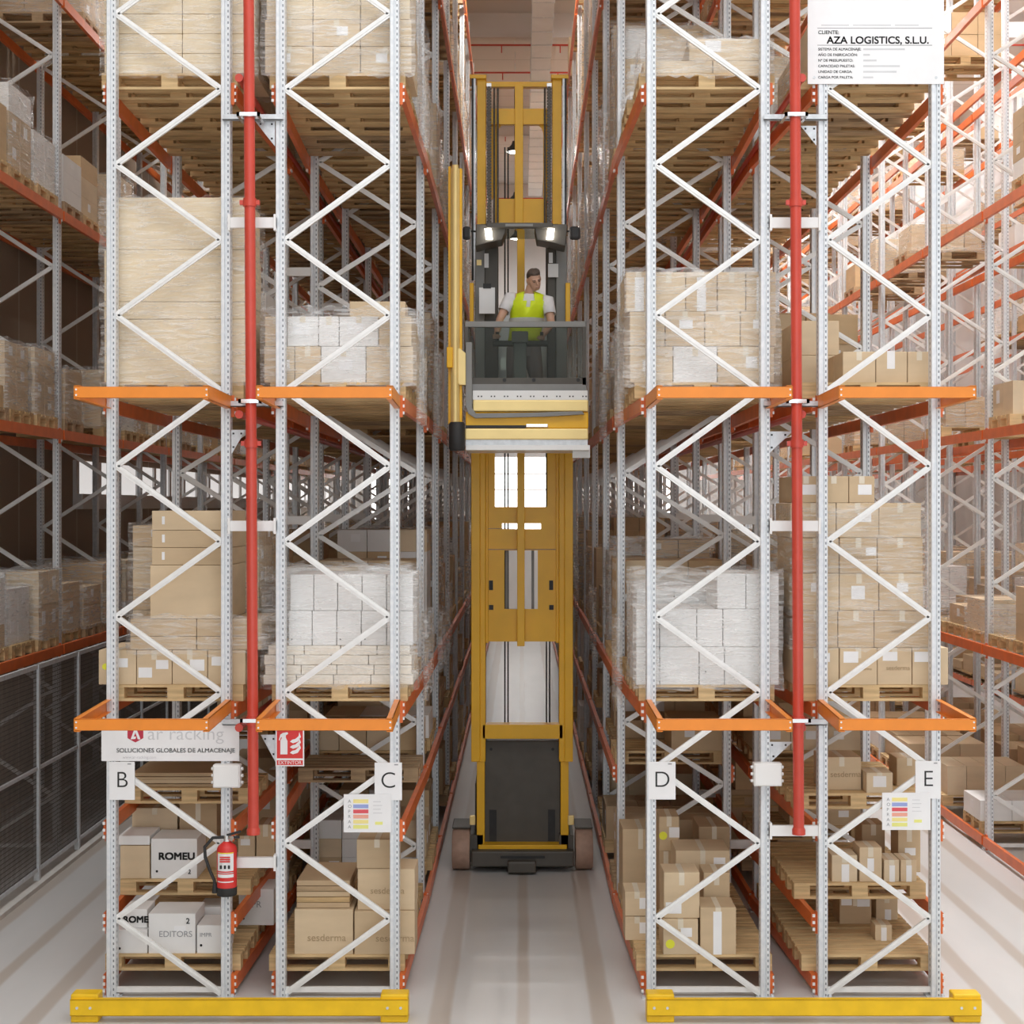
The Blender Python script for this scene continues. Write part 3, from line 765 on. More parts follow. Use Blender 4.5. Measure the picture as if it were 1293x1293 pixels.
# --- rack E
ses = lambda a=.25: [('sesderma', a, .4, .055, 'brownink', 0)]
stack('E', 'low', FYF, ztop('low'), [
  (47, (1002, 1060, 1108, 1152, 1198), 'card1', 'brown carton with white label', {'lbl': ([(.5, .62, .12, .08)], [(.1, .6, .13, .1)], [(.15, .65, .13, .08)], [(.05, .62, .13, .09)]), 'txt': {2: ses(), 1: [('sesderma', .45, .4, .035, 'brownink', 0)]}}),
  (47, (1004, 1058, 1104, 1175), 'card0', 'brown carton under film', {'lbl': None, 'txt': {2: ses(.3)}}),
  (47, (1000, 1060, 1110, 1166), 'card1', 'brown carton under film', {'lbl': ([(.4, .5, .1, .08)], [(.3, .3, .12, .12)])}),
  (45, (1000, 1060, 1108, 1166), 'card0', 'brown carton under film', {'lbl': ([(.7, .5, .09, .07)], None), 'txt': {1: ses(.3)}}),
  (44, (998, 1056, 1110, 1164), 'card1', 'brown carton under film', {'lbl': (None, [(.5, .45, .12, .08)])}),
  (34, (1002, 1034, 1072, 1105), 'card0', 'brown carton under film', {'lbl': (None, [(.35, .3, .12, .09)])})], W_('E', 'low'))
wrap('clear horizontal-banded film around tall brown stack, rack E lower rail level', 1000, 1168, 640, FYF, ztop('low')+.35, 'film', seed=12)
stack('E', 'mid', FYF+.06, ztop('mid'), [
  (40, (1064, 1106, 1146, 1176), 'card1', 'small brown carton with taped seam', {'lbl': (None, [(.35, .45, .07, .16)], None)})], W_('E', 'mid'))
stack('E', 'mid', POS[1]-.38, ztop('mid'), [(44, (1005, 1060), 'card3', 'pale film-wrapped carton', wt), (44, (1005, 1060), 'card3', 'pale film-wrapped carton', wt)], 'behind the small cartons, rack E upper rail level')
stack('E', 'high', FYF, ztop('high'), [
  (30, (1020, 1075, 1130, 1182), 'card3', 'brown carton behind the white board', wt), (30, (1020, 1075, 1130, 1182), 'card3', 'brown carton behind the white board', wt)], W_('E', 'high'))
for r in 'BCDE':
    for lv in ('low', 'mid', 'high'): done.add((r, lv, 0, 0))
done.add(('E', 'mid', 0, 1))

# --- lower picking levels
def C_(x0, x1, yt, yb, Y, d, mat, label, **k):
    return carton(x0, x1, yt, yb, Y, d, mat, label, **k)
zf = ztop('floor')
def hpx(a, b): return a
# B floor pallet, white printed cartons
C_(187, 247, 1150, 1201, 13.36, .4, 'whitecard', 'white carton printed EDITORS on the floor-level pallet of rack B', tape=False, z_over=zf, txt=[('EDITORS', .22, .42, .075, 'greyink', .0), ('\u2022', .12, .08, .07, 'ink', .002), ('2', .8, .75, .07, 'ink', .001)], lbl=[(.55, .55, .1, .05)])
C_(133, 186, 1171, 1201, 13.36, .3, 'whitecard', 'low white carton left of the EDITORS carton, rack B floor level', tape=False, z_over=zf, txt=[('\u2022', .3, .1, .07, 'ink', .002)])
C_(248, 286, 1165, 1201, 13.36, .35, 'whitecard', 'white carton right of the EDITORS carton, behind the post', tape=False, z_over=zf, txt=[('IMPR', .1, .6, .05, 'greyink', 0), ('\u2022', .1, .2, .07, 'ink', .002)])
C_(154, 186, 1148, 1172, 13.42, .3, 'whitecard', 'white carton with ROMEU print on the low left carton', tape=False, z_over=zf+.21, txt=[('ROMEU', .02, .3, .078, 'ink', .003, 1.08)])
C_(249, 284, 1124, 1163, 13.85, .33, 'whitecard', 'white carton behind the right white carton, rack B floor level', tape=False, z_over=zf, txt=[('R\u2022', .3, .6, .06, 'ink', .001)])
C_(301, 346, 1120, 1166, 14.26, .4, 'whitecard', 'white carton printed IMPR by the pipe gap, rack B floor level', tape=False, z_over=zf, txt=[('IMPR', .1, .5, .085, 'greyink', .0), ('\u2022', .1, .12, .07, 'ink', .002)])
# pallet above, ROMEU
zs = LV['shin']+.06+.146
C_(190, 249, 1053, 1104, 13.86, .4, 'whitecard', 'white carton printed ROMEU in large black letters', tape=False, z_over=zs, txt=[('ROMEU', .16, .48, .09, 'ink', .0035, 1.1), ('\u2022', .1, .12, .07, 'ink', .002), ('2', .8, .12, .06, 'ink', .001)])
C_(151, 189, 1062, 1104, 13.86, .4, 'card1', 'brown carton left of the ROMEU carton', tape=False, z_over=zs)
C_(149, 189, 1050, 1062, 13.86, .4, 'whitecard', 'flat white carton on the brown one left of the ROMEU carton', tape=False, z_over=zs+.31)
C_(166, 224, 1020, 1050, 14.3, .35, 'card3', 'tan carton behind the ROMEU carton', z_over=zs+.34, lbl=None)
C_(166, 224, 1020, 1046, 14.3, .35, 'card1', 'tan carton under another behind the ROMEU carton', z_over=zs, lbl=None)
C_(226, 274, 1018, 1100, 14.3, .35, 'card2', 'tall brown carton behind ROMEU carton near extinguisher', z_over=zs, lbl=None)
C_(300, 322, 1046, 1086, 14.3, .35, 'card1', 'brown carton with label below the red pipe end', z_over=zs, lbl=[(.15, .7, .09, .06)])
C_(323, 347, 1030, 1084, 14.3, .35, 'card0', 'tall brown carton right of the red pipe end', z_over=zs, lbl=None)
# C floor pallet
C_(371, 446, 1148, 1205, FYF, .42, 'card1', 'brown carton printed sesderma, left on rack C floor pallet'.replace('sesderma', 'with faint lettering'), z_over=zf, lbl=None, txt=[('sesderma', .22, .3, .09, 'brownink', .0)], tape=False)
C_(447, 524, 1150, 1205, FYF, .42, 'card0', 'brown carton with faint lettering, right on rack C floor pallet', z_over=zf, lbl=None, txt=[('sesderma', .35, .3, .09, 'brownink', .0)], tape=False)
C_(451, 524, 1098, 1150, FYF+.03, .4, 'card1', 'brown lettered carton in middle of right-hand stack, rack C floor pallet', z_over=zf+55*FYF/F, lbl=None, txt=[('sesderma', .22, .4, .08, 'brownink', .0)], tape=False)
C_(450, 502, 1061, 1098, FYF+.05, .38, 'card0', 'brown carton topping the right-hand stack, rack C floor pallet', z_over=zf+107*FYF/F, lbl=None)
for k in range(5):
    C_(374, 442, 0, 7, FYF+.05, .7, ('card2', 'wood', 'card0', 'wood_c', 'card2')[k], 'flat brown sheet number %s in the pile on rack C left carton' % ['one lowest', 'two', 'three', 'four', 'five topmost'][k], cat='cardboard sheet', group='flat sheets on rack C carton', z_over=zf+57*FYF/F+k*7*FYF/F, tape=False, name='cardboard_sheet')
C_(413, 440, 1068, 1150, FYF+.5, .3, 'card3', 'pale carton with yellow dot behind the flat sheets, rack C', z_over=zf, lbl=None, dot=(.85, .8, .03))
# D floor pallet
C_(837, 882, 1163, 1208, FYF, .36, 'card1', 'brown carton with yellow dot, front of rack D floor pallet', z_over=zf, dot=(.2, .3, .04), lbl=[(.5, .5, .1, .08)])
C_(884, 930, 1148, 1208, FYF, .36, 'card0', 'tall brown carton with broad tape, front of rack D floor pallet', z_over=zf, lbl=[(.36, .0, .075, .38)])
C_(838, 884, 1105, 1163, FYF+.02, .34, 'card1', 'brown carton on the yellow-dotted one, rack D', z_over=zf+45*FYF/F, lbl=[(.05, .1, .14, .1)])
C_(888, 922, 1094, 1150, FYF+.42, .34, 'card0', 'brown carton behind the broad-taped one, rack D', z_over=zf+.22, lbl=None)
C_(888, 922, 1094, 1127, FYF+.42, .34, 'card2', 'brown carton at the bottom behind the broad-taped one, rack D', z_over=zf, lbl=None)
C_(853, 922, 1070, 1166, POS[1]-.38, .5, 'card1', 'large brown carton with label on rack D second floor pallet', z_over=zf, lbl=[(.7, .8, .11, .08)])
C_(832, 858, 1034, 1078, POS[1]+.1, .4, 'card0', 'brown carton with yellow dot high on rack D second floor pallet', z_over=zf+.6, dot=(.2, .45, .04), lbl=[(.5, .4, .1, .1)])
C_(832, 850, 1052, 1130, POS[1]+.1, .4, 'card2', 'brown carton under the high yellow-dotted one, rack D', z_over=zf, lbl=None)
C_(789, 820, 1140, 1170, FYF+.44, .34, 'card1', 'brown carton at aisle edge of rack D, lower of two', z_over=zf, lbl=[(.6, .3, .07, .1)])
C_(789, 820, 1078, 1109, FYF+.44, .34, 'card1', 'brown carton at aisle edge of rack D, upper of two', z_over=zf+.22, lbl=[(.6, .3, .07, .1)])
C_(882, 922, 1030, 1120, POS[2]-.2, .5, 'card2', 'tall brown carton at back of rack D front bay', z_over=zf, lbl=[(.4, .0, .06, .5)])
C_(786, 832, 1010, 1100, POS[2]-.3, .5, 'card0', 'large brown carton by rack D aisle post, third floor pallet', z_over=zf, lbl=None)
# E
ze = LV['shin']+.206; zw = LV['waist']+.206
for a in ((1050, 1083, 1078, 1112, 'card3', 'white-taped small carton, first from left on rack E knee-high shelf', [(.38, 0, .07, .16)]),
          (1085, 1114, 1068, 1112, 'card1', 'taller small carton, second from left on rack E knee-high shelf', [(.35, .3, .06, .12)]),
          (1116, 1136, 1084, 1112, 'card3', 'small taped carton, third from left on rack E knee-high shelf', [(.35, 0, .05, .15)]),
          (1137, 1158, 1084, 1112, 'card1', 'small taped carton, fourth from left on rack E knee-high shelf', [(.35, 0, .05, .15)])):
    C_(a[0], a[1], a[2], a[3], 13.75, .28, a[4], a[5], z_over=ze, lbl=a[6])
C_(1134, 1163, 1058, 1112, 14.1, .3, 'card0', 'tall carton behind the small taped ones, rack E knee-high shelf', z_over=ze, lbl=[(.3, .4, .1, .07)])
C_(1088, 1118, 1050, 1100, 14.45, .3, 'card2', 'open brown carton at back of rack E knee-high shelf', z_over=ze, lbl=None)
C_(1060, 1101, 1128, 1160, 14.3, .32, 'card2', 'brown carton with two labels under rack E knee-high shelf', z_over=zf, lbl=[(.05, .75, .1, .06), (.55, .7, .12, .07)])
C_(1106, 1134, 1126, 1156, 14.45, .3, 'card1', 'brown carton right of the two-labelled one under rack E shelf', z_over=zf, lbl=[(.4, 0, .06, .1)])
C_(1105, 1127, 1170, 1190, 13.75, .2, 'card1', 'lone small carton on rack E floor pallet', z_over=zf, lbl=[(.35, 0, .05, .12)])
C_(1038, 1088, 934, 976, 13.9, .4, 'card1', 'brown lettered carton on rack E waist-high shelf', z_over=zw, lbl=None, txt=[('sesderma', .2, .4, .075, 'brownink', 0)])
C_(1094, 1128, 950, 976, 13.75, .3, 'card3', 'cube carton with white label, rack E waist-high shelf', z_over=zw, lbl=[(.25, .3, .12, .1)])
C_(1132, 1165, 940, 976, 14.1, .3, 'card0', 'brown carton at right on rack E waist-high shelf', z_over=zw, lbl=None)
# pallets under the hand-placed goods
add_pallet('B', 'floor', 0, 0, RC['B'], 13.74, LV['floor']+.062); add_pallet('B', 'floor', 0, 1, RC['B'], 14.62, LV['floor']+.062); add_pallet('B', 'floor', 0, 2, RC['B'], 15.5, LV['floor']+.062)
add_pallet('B', 'shin', 0, 0, RC['B'], 14.24, LV['shin']+.062)
add_pallet('B', 'waist', 0, 0, RC['B'], 14.4, LV['waist']+.062)
for k in range(4):
    C_(166, 282, 0, 4+k % 2, 14.05, .7, ('card2', 'card1', 'card0', 'card2')[k], 'flat cardboard sheet %s on the pallet behind sign B' % ['lowest', 'second from bottom', 'third from bottom', 'topmost'][k], cat='cardboard sheet', group='flat sheets behind sign B', z_over=zw+.033*k, tape=False, name='cardboard_sheet')
for r in 'CDE':
    for p in range(3): add_pallet(r, 'floor', 0, p, RC[r], POS[p], LV['floor']+.062)
add_pallet('E', 'shin', 0, 0, RC['E'], 14.1, LV['shin']+.062); add_pallet('E', 'shin', 0, 1, RC['E'], 14.98, LV['shin']+.062)
add_pallet('E', 'waist', 0, 0, RC['E'], 14.15, LV['waist']+.062); add_pallet('E', 'waist', 0, 1, RC['E'], 15.05, LV['waist']+.062)
add_pallet('C', 'waist', 0, 2, RC['C'], POS[2], LV['waist']+.062)
for r in 'BCDE':
    for lv in ('floor', 'shin', 'waist'):
        for p in range(3): done.add((r, lv, 0, p))
# --- everything else on the racks
rl = random.Random(21)
MAXH = {'floor': 1.0, 'shin': .5, 'waist': .7, 'low': 2.1, 'mid': 2.1, 'high': 2.0, 'top': 1.3}
for r in ROWS:
    for b in range(ROWS[r][2], NB-1):
        for lv in levels_of(r, b):
            for p in range(3):
                key = (r, lv, b, p); y = fy(b)+.53+.87*p; x = RC[r]+rl.uniform(-.03, .03)
                if b == 0: y = POS[p]
                if not (b == 0 and lv in ('floor', 'shin', 'waist')) and not (lv == 'shin' and 'waist' in levels_of(r, b) and p == 9):
                    zb = LV[lv]+.062
                    if r in 'FGH' and rl.random() < {'floor': .1, 'low': .3, 'mid': .72, 'high': .8, 'top': .6, 'crest': .6}[lv]: continue
                    if rl.random() < (.93 if lv in ('low', 'mid', 'high', 'top') else .8) or (b == 0):
                        add_pallet(r, lv, b, p, x, y, zb)
                    else: continue
                    if key in done: continue
                    lod = 0 if b <= 1 else 1 if b <= 4 else 2
                    h = {'floor': rl.uniform(.25, .8), 'shin': rl.uniform(.2, .45), 'waist': rl.uniform(.25, .65), 'low': rl.uniform(.7, 1.45), 'mid': rl.uniform(.6, 1.4), 'high': rl.uniform(.8, 1.7), 'top': rl.uniform(.8, 1.7), 'crest': rl.uniform(.4, .9)}[lv]
                    if b == 0 and lv == 'low': h = {'B': (0, 1.55, 1.3), 'C': (0, 1.08, .8), 'D': (0, 1.1, .8), 'E': (0, 1.1, 1.0)}[r][p]
                    if b == 0 and lv == 'mid' and r in 'BD': h = 1.05
                    if b == 0 and lv == 'mid' and r in 'C': h = .75
                    if b == 0 and lv == 'mid' and r in 'E': h = .35
                    if r in 'FGH': h *= .6
                    if r == 'A': h = h*.6+.1
                    if b == 0 and lv == 'high' and r == 'D': h = .25
                    if b == 0 and lv == 'high' and r == 'E': h = .4
                    random_load(x, y, zb+.146, r, rl, h, white=(rl.random() < .12 or (b == 0 and lv == 'low' and r in 'CD' and p == 1)), wrap=(lv in ('low', 'mid', 'high', 'top') and rl.random() < .7), lod=lod)
    # empty pallet levels keep their beams
# loose film hanging over the aisle sides
for r, xs in (('C', -.965), ('D', .955)):
    for b in range(0, 7):
        for lv in ('low', 'mid', 'high'):
            if rl.random() < .75:
                y = fy(b)+rl.uniform(.2, 1.9); hh = rl.uniform(.5, 1.1)
                s = 1 if r == 'C' else -1
                film_ring(films, min(xs, xs+s*.05), max(xs, xs+s*.05), y, y+rl.uniform(.5, .9), LV[lv]-.12, LV[lv]+hh, rl, 1, .1, .05)
tag(stuff_pallets.build('wooden_pallets', ['wood', 'wood_b', 'wood_c'], fix=False), 'wooden pallets stored deeper in the racks, beyond the nearest bays', 'pallets', None, 'stuff')
tag(cartons.build('stacked_cartons', CT, fix=False), 'brown and white cartons packed deeper in the racks behind the front loads', 'boxes', None, 'stuff')
tag(films.build('plastic_wrapping', ['film', 'film_thick'], fix=False), 'crinkled clear plastic wrapping on the loads deeper in the racks', 'plastic film', None, 'stuff')

# ------------------------------------------------------------------ cage fence in front of the left rack
XF = -5.5
t = thing('cage_fence', 'dark wire-mesh cage fence along the left aisle below the left rack', 'fence', (XF, 14, 0))
fp = MB()
for k in range(16):
    MB().box(-.03, .03, 1.55*k-.03, 1.55*k+.03, 0, 2.45).build('fence_post', 'steel', t)
MB().box(-.02, .02, 0, 23.3, .1, .14).build('bottom_rail', 'steel', t)
MB().box(-.02, .02, 0, 23.3, 1.25, 1.29).build('middle_rail', 'steel', t)
MB().box(-.02, .02, 0, 23.3, 2.40, 2.45).build('top_rail', 'steel', t)
wm = MB()
for k in range(776): wm.box(-.0025, .0025, .03*k, .03*k+.006, .1, 2.42)
for k in range(47): wm.box(-.0025, .0025, 0, 23.3, .1+.05*k, .105+.05*k)
wm.build('wire_mesh', 'mesh', t, fix=False)
MB().box(-7.25, -5.62, 14, 50, .0, .02)
o = MB().box(-.12, .12, 0, 24, 0, .05).build('concrete_kerb', 'kerb', None, (XF-.02, 14, 0))
tag(o, 'pale concrete kerb under the wire-mesh cage on the left', 'kerb')
o.location.z = 0
t.location.z = .05

# ------------------------------------------------------------------ signs, boxes, extinguisher
SY = 13.145
def plate(name, label, x0, x1, y0, y1, mat='paper', Y=SY, cat='sign', group=None, th=.008):
    xa, zt = px(x0, y0, Y); xb, zb = px(x1, y1, Y)
    t = thing(name, label, cat, (xa, Y, zb), group)
    MB().box(0, xb-xa, 0, th, 0, zt-zb).build('panel', mat, t)
    return t, xb-xa, zt-zb
for L, x0, x1, y0, y1 in (('B', 138, 170, 962, 1010), ('C', 473, 507.5, 963, 1010.5), ('D', 819, 853, 962, 1009.5), ('E', 1156, 1188, 961, 1008.5)):
    t, w, h = plate('letter_sign', 'white sheet with a black letter %s on the rack post' % L, x0, x1, y0, y1, Y=13.143, group='rack letter signs')
    text(L, 'lettering', 'ink', t, (w/2, -.001, h*.33), .2, 'CENTER', -.002)
    MB().box(w*.72, w*.86, -.001, 0, h*.93, h*.96).build('small_print', 'greyink', t)
for g, x0, x1, y0, y1 in (('C', 434, 494, 1003, 1051), ('E', 1114, 1175, 1001, 1048)):
    t, w, h = plate('load_chart', 'white chart with coloured stripes below the %s sign' % g, x0, x1, y0, y1, Y=13.13, group='load charts')
    for k, c in enumerate(('s_yel', 's_blue', 's_red', 's_org', 's_yel', 's_lim')):
        z1 = h*(.87-.135*k)
        MB().box(w*.2, w*.52, -.001, 0, z1-h*.1, z1).build('stripe', c, t)
        text('AOPRAA'[k], 'lettering', 'greyink', t, (w*.09, -.001, z1-h*.09), .04)
    for k in range(4): MB().box(w*.62, w*(.78+.03*(k % 2)), -.001, 0, h*(.8-.1*k), h*(.815-.1*k)).build('print_line', 'paleink', t)
    MB().box(w*.66, w*.82, -.001, 0, h*.2, h*.28).build('print_mark', 's_lim', t)
# supplier board under the rail of rack B
t, w, h = plate('supplier_board', 'wide white board with a red logo hanging under the rail of rack B', 128, 302, 912, 961, Y=13.143)
a = w/174
text('ar racking', 'lettering', 'paleink', t, (58*a, -.001, 27*a), .16, 'LEFT', -.001, 1.05)
text('SOLUCIONES GLOBALES DE ALMACENAJE', 'lettering', 'greyink', t, (19*a, -.001, 11*a), .052, 'LEFT', .0006, 1.06)
text('www.ar-racking.com', 'lettering', 'paleink', t, (27*a, -.001, 3.2*a), .035)
MB().prism([(33*a, 44*a), (53*a, 44*a), (53*a, 29*a), (43*a, 23.5*a), (33*a, 29*a)], -.0012, 0).build('logo_shield', 'logo', t)
MB().prism([(37*a, 27.5*a), (42.2*a, 42*a), (43.8*a, 42*a), (49.5*a, 27.5*a), (46*a, 27.5*a), (43*a, 36*a), (41*a, 31*a), (44*a, 31*a), (43*a, 28*a)], -.002, -.0012).build('logo_letter', 'paper', t)
# installation board over rack E
t, w, h = plate('installation_board', 'big white board printed AZA LOGISTICS S.L.U. at upper right', 1020, 1192, -14, 106, Y=13.143)
a = w/172
text('CLIENTE:', 'lettering', 'greyink', t, (13*a, -.001, 63*a), .045, bold=.0008)
text('AZA LOGISTICS, S.L.U.', 'lettering', 'ink', t, (24*a, -.001, 51*a), .088, bold=.0016, sx=1.03)
MB().box(12*a, 157*a, -.001, 0, 70*a, 70.8*a).box(12*a, 157*a, -.001, 0, 48.5*a, 49.3*a).build('rule_line', 'greyink', t)
for q0, q1 in ((17, 52), (57, 105), (110, 140)): MB().box(q0*a, q1*a, -.001, 0, 73.5*a, 75*a).build('faint_print', 'paleink', t)
for k, (s1, s2) in enumerate((('SISTEMA DE ALMACENAJE:', '.........................'), ('A\u00d1O DE FABRICACI\u00d3N:', '....'), ('N\u00ba DE PRESUPUESTO:', '........'), ('CAPACIDAD PALETAS:', '......................'), ('UNIDAD DE CARGA:', '....................'), ('CARGA POR PALETA:', '......'))):
    z = (42.3-7.1*k)*a
    text(s1, 'lettering', 'ink', t, (13*a, -.001, z), .032, bold=.0004)
    MB().box(70*a, (70+len(s2)*2.1)*a, -.001, 0, z+.003, z+.018).build('faint_print', 'paleink', t)
MB().tube([(8*a, -.004, 8*a), (8*a, 0, 8*a)], .012, 10).tube([(162*a, -.004, 8*a), (162*a, 0, 8*a)], .012, 10).build('screw', 'steel', t)
# fire extinguisher sign
t, w, h = plate('extinguisher_sign', 'red and white fire extinguisher sign on rack C post', 348, 384, 921, 967.5, Y=13.143)
a = w/36
MB().box(1.6*a, 34.4*a, -.0012, 0, 10*a, 45*a).build('red_field', 'signred', t)
MB().box(1.6*a, 34.4*a, -.0012, 0, 1.5*a, 7.5*a).build('text_band', 'signred', t)
text('EXTINTOR', 'lettering', 'paper', t, (3.2*a, -.0016, 2.6*a), .042, sx=1.0)
MB().prism([(6*a, 15*a), (15*a, 15*a), (15*a, 32*a), (13*a, 36*a), (13*a, 39*a), (16*a, 41*a), (15*a, 43*a), (9*a, 42*a), (6*a, 40*a), (4*a, 33*a), (5.2*a, 32.4*a), (7*a, 37*a), (8*a, 36*a), (6*a, 32*a)], -.002, -.0012).build('extinguisher_symbol', 'paper', t)
fl = MB()
for k in range(3):
    z = 17*a+7*a*k
    fl.prism([(18*a, z), (22*a, z-2*a), (28*a, z), (32*a, z+6*a), (30*a, z+12*a), (29*a, z+7*a), (25*a, z+3.5*a), (21*a, z+2.5*a)], -.002, -.0012)
fl.build('flame_symbol', 'paper', t)
# junction boxes
for g, x0, x1, y0, y1 in (('B', 268.5, 303, 966, 995), ('D', 952, 987.5, 964, 993)):
    xa, zt = px(x0, y0, 13.055); xb, zb = px(x1, y1, 13.055)
    t = thing('junction_box', 'small pale grey electrical junction box on the inner post of rack %s' % g, 'electrical box', (xa, 13.055, zb), 'junction boxes')
    w, h = xb-xa, zt-zb
    MB().box(0, w, 0, .1, 0, h).build('housing', 'white', t, bevel=.008)
    MB().box(.008, w-.008, -.012, 0, .008, h-.008).build('cover', 'white', t, bevel=.006)
    gl = MB()
    for k in range(3):
        gl.tube([(w, .05, h*(.2+.3*k)), (w+.02, .05, h*(.2+.3*k))], .014, 10); gl.tube([(0, .05, h*(.2+.3*k)), (-.02, .05, h*(.2+.3*k))], .014, 10)
    gl.build('cable_gland', 'white', t)
# fire extinguisher on the inner post of rack B
EY = 13.03
x, zt = px(286.5, 1062, EY); _, zb = px(286, 1130, EY)
t = thing('fire_extinguisher', 'red fire extinguisher with black hose on the inner post of rack B', 'fire extinguisher', (x, EY, zb))
h = zt-zb; r_ = .086
MB().tube([(0, 0, .07), (0, 0, h*.86), (0, 0, h*.92), (0, 0, h*.97), (0, 0, h)], [r_, r_, r_*.85, r_*.5, r_*.32], 28).build('cylinder', 'signred', t)
MB().tube([(0, 0, 0), (0, 0, .005), (0, 0, .075)], [r_*.9, r_*1.0, r_*1.02], 28).build('base_ring', 'black', t)
def sleeve(z0, z1, mat, nm):
    rings = []
    for z in (z0, z1):
        rings.append([(r_*1.01*math.sin(a_), -r_*1.01*math.cos(a_), z) for a_ in [(-.9+1.8*i/14) for i in range(15)]])
    mb = MB(); n = 15
    mb.add([v for q in rings for v in q], [(i, i+1, n+i+1, n+i) for i in range(n-1)], 0, True); mb.build(nm, mat, t)
sleeve(h*.48, h*.8, 'paper', 'label'); sleeve(h*.36, h*.42, 'paper', 'text_band'); sleeve(h*.27, h*.29, 'paper', 'text_band')
sleeve(h*.805, h*.82, 'ytape', 'text_band')
sleeve(h*.44, h*.455, 'paleink', 'text_band')
pc = MB()
for q in (-.035, 0, .035): pc.cbox(q, -r_*1.03, h*.56, .018, .004, .03)
pc.build('pictogram', 'ink', t)
pr = MB()
for k in range(3): pr.cbox(0, -r_*1.03, h*(.66+.04*k), .09, .003, .012)
pr.build('print_line', 'signred', t)
MB().tube([(0, 0, h), (0, 0, h+.05)], .028, 14).build('valve', 'chrome', t)
MB().bar((.0, 0, h+.05), (.12, 0, h+.085), .02, .016).bar((0, 0, h+.03), (.11, 0, h+.035), .02, .014).build('handle', 'black', t)
MB().tube([(-.02, 0, h+.035), (-.12, -.01, h+.03), (-.19, -.01, h-.05), (-.185, -.01, h*.7), (-.14, -.02, h*.45), (-.105, -.02, h*.28), (-.1, -.02, h*.2)], .014, 10).build('hose', 'black', t)
MB().tube([(-.1, -.02, h*.22), (-.1, -.02, h*.05)], [.018, .026], 12).build('nozzle', 'black', t)
MB().tube([(.03, -.02, h+.03), (.05, -.035, h+.03)], .022, 12).build('gauge', 'chrome', t)
MB().box(-.04, .04, r_, .13, h*.6, h*.75).build('wall_bracket', 'steel', t)

# ------------------------------------------------------------------ the turret truck
t = thing('turret_truck', 'yellow man-up turret truck with a tall mast in the middle aisle', 'forklift truck', (0, 17.7, 0))
def pm(x, y, Y): a, b = px(x, y, Y); return a, b
def pbox(x0, x1, y0, y1, Y, d):
    a, zt = px(x0, y0, Y); b, zb = px(x1, y1, Y)
    return (a, b, Y-17.7, Y-17.7+d, zb, zt)
def tp(name, mat, *boxes, bevel=0, parent=None):
    out = [MB().box(*b).build(name, mat, parent or t, bevel=bevel) for b in boxes]
    return out[0]
YM = 17.75
# chassis and wheels
mb = MB(); mb.box(*pbox(595, 725, 1075, 1095, 17.6, .25)); mb.box(-.55, .55, .25, 3.2, .1, 1.0)
mb.build('chassis', 'grey', t, bevel=.02)
tp('floor_sensor', 'grey', pbox(641, 677, 1088, 1103, 17.5, .15), bevel=.02)
tp('vent_slot', 'black', pbox(632, 688, 1081, 1084, 17.59, .02))
for s, x0, x1 in ((-1, 570.5, 593), (1, 727, 749)):
    a, _ = px(x0, 0, 17.65); b, _ = px(x1, 0, 17.65)
    R = .235
    w = MB().tube([(a, .15, R), (a+.012, .15, R), (b-.012, .15, R), (b, .15, R)], [R-.012, R, R, R-.012], 32).build('wheel', 'wheel', t)
    MB().tube([(a-.005 if s < 0 else b-.01, .15, R), (a+.01 if s < 0 else b+.005, .15, R)], .12, 24).build('hub', 'grey', w)
    c = MB(); c.box(min(a, b)-.005, max(a, b)+.005, .12, .62, R*2+.005, R*2+.03); c.build('mudguard', 'grey', t, bevel=.01)
    tp('axle_arm', 'grey', ((-.62 if s < 0 else .45), (-.45 if s < 0 else .62), .05, .6, .1, .42))
    tp('marker_lamp', 'pale_yellow', pbox(*((593, 600) if s < 0 else (717, 725)), 1030, 1042, 17.68, .05), bevel=.01)
# battery panel
bp = tp('battery_panel', 'grey', pbox(611, 708, 935, 1068, 17.9, .6), bevel=.015)
for x in (620, 698):
    a, z = px(x, 946, 17.89); MB().tube([(a, .19, z), (a, .21, z)], .018, 12).build('screw', 'black', bp)
for x in (618, 692): tp('grip_slot', 'black', pbox(x, x+9, 1023, 1062, 17.88, .03), parent=bp)
# fixed mast (lower), sliding mast (outer), inner mast (upper)
fm = tp('fixed_mast', 'yellow', pbox(602, 612, 930, 1074, YM, .22), pbox(708, 718, 930, 1074, YM, .22), bevel=.006)
tp('mast_foot', 'yellow', pbox(604, 716, 1067, 1075, YM-.03, .25), bevel=.006)
a, z = px(687, 1073, YM-.03); 
tp('bottom_crossbar', 'yellow', pbox(609, 711, 915, 933, YM-.02, .2), bevel=.006)
cols = []
for x in ((595, 606), (606, 613)): cols.append(pbox(x[0], x[1], 566, 962, YM-.05+.03*(x[0] > 600), .28))
for x in ((713, 723.5), (706, 713)): cols.append(pbox(x[0], x[1], 566, 962, YM-.05+.03*(x[0] < 712), .28))
tp('sliding_mast', 'yellow', *cols, bevel=.006)
tp('mast_channel', 'yellow', pbox(613, 616.5, 566, 812, YM+.04, .2), pbox(702, 706, 566, 812, YM+.04, .2), bevel=.006)
tp('centre_bar', 'yellow', pbox(653, 662.5, 290, 816, YM-.03, .12), bevel=.005)
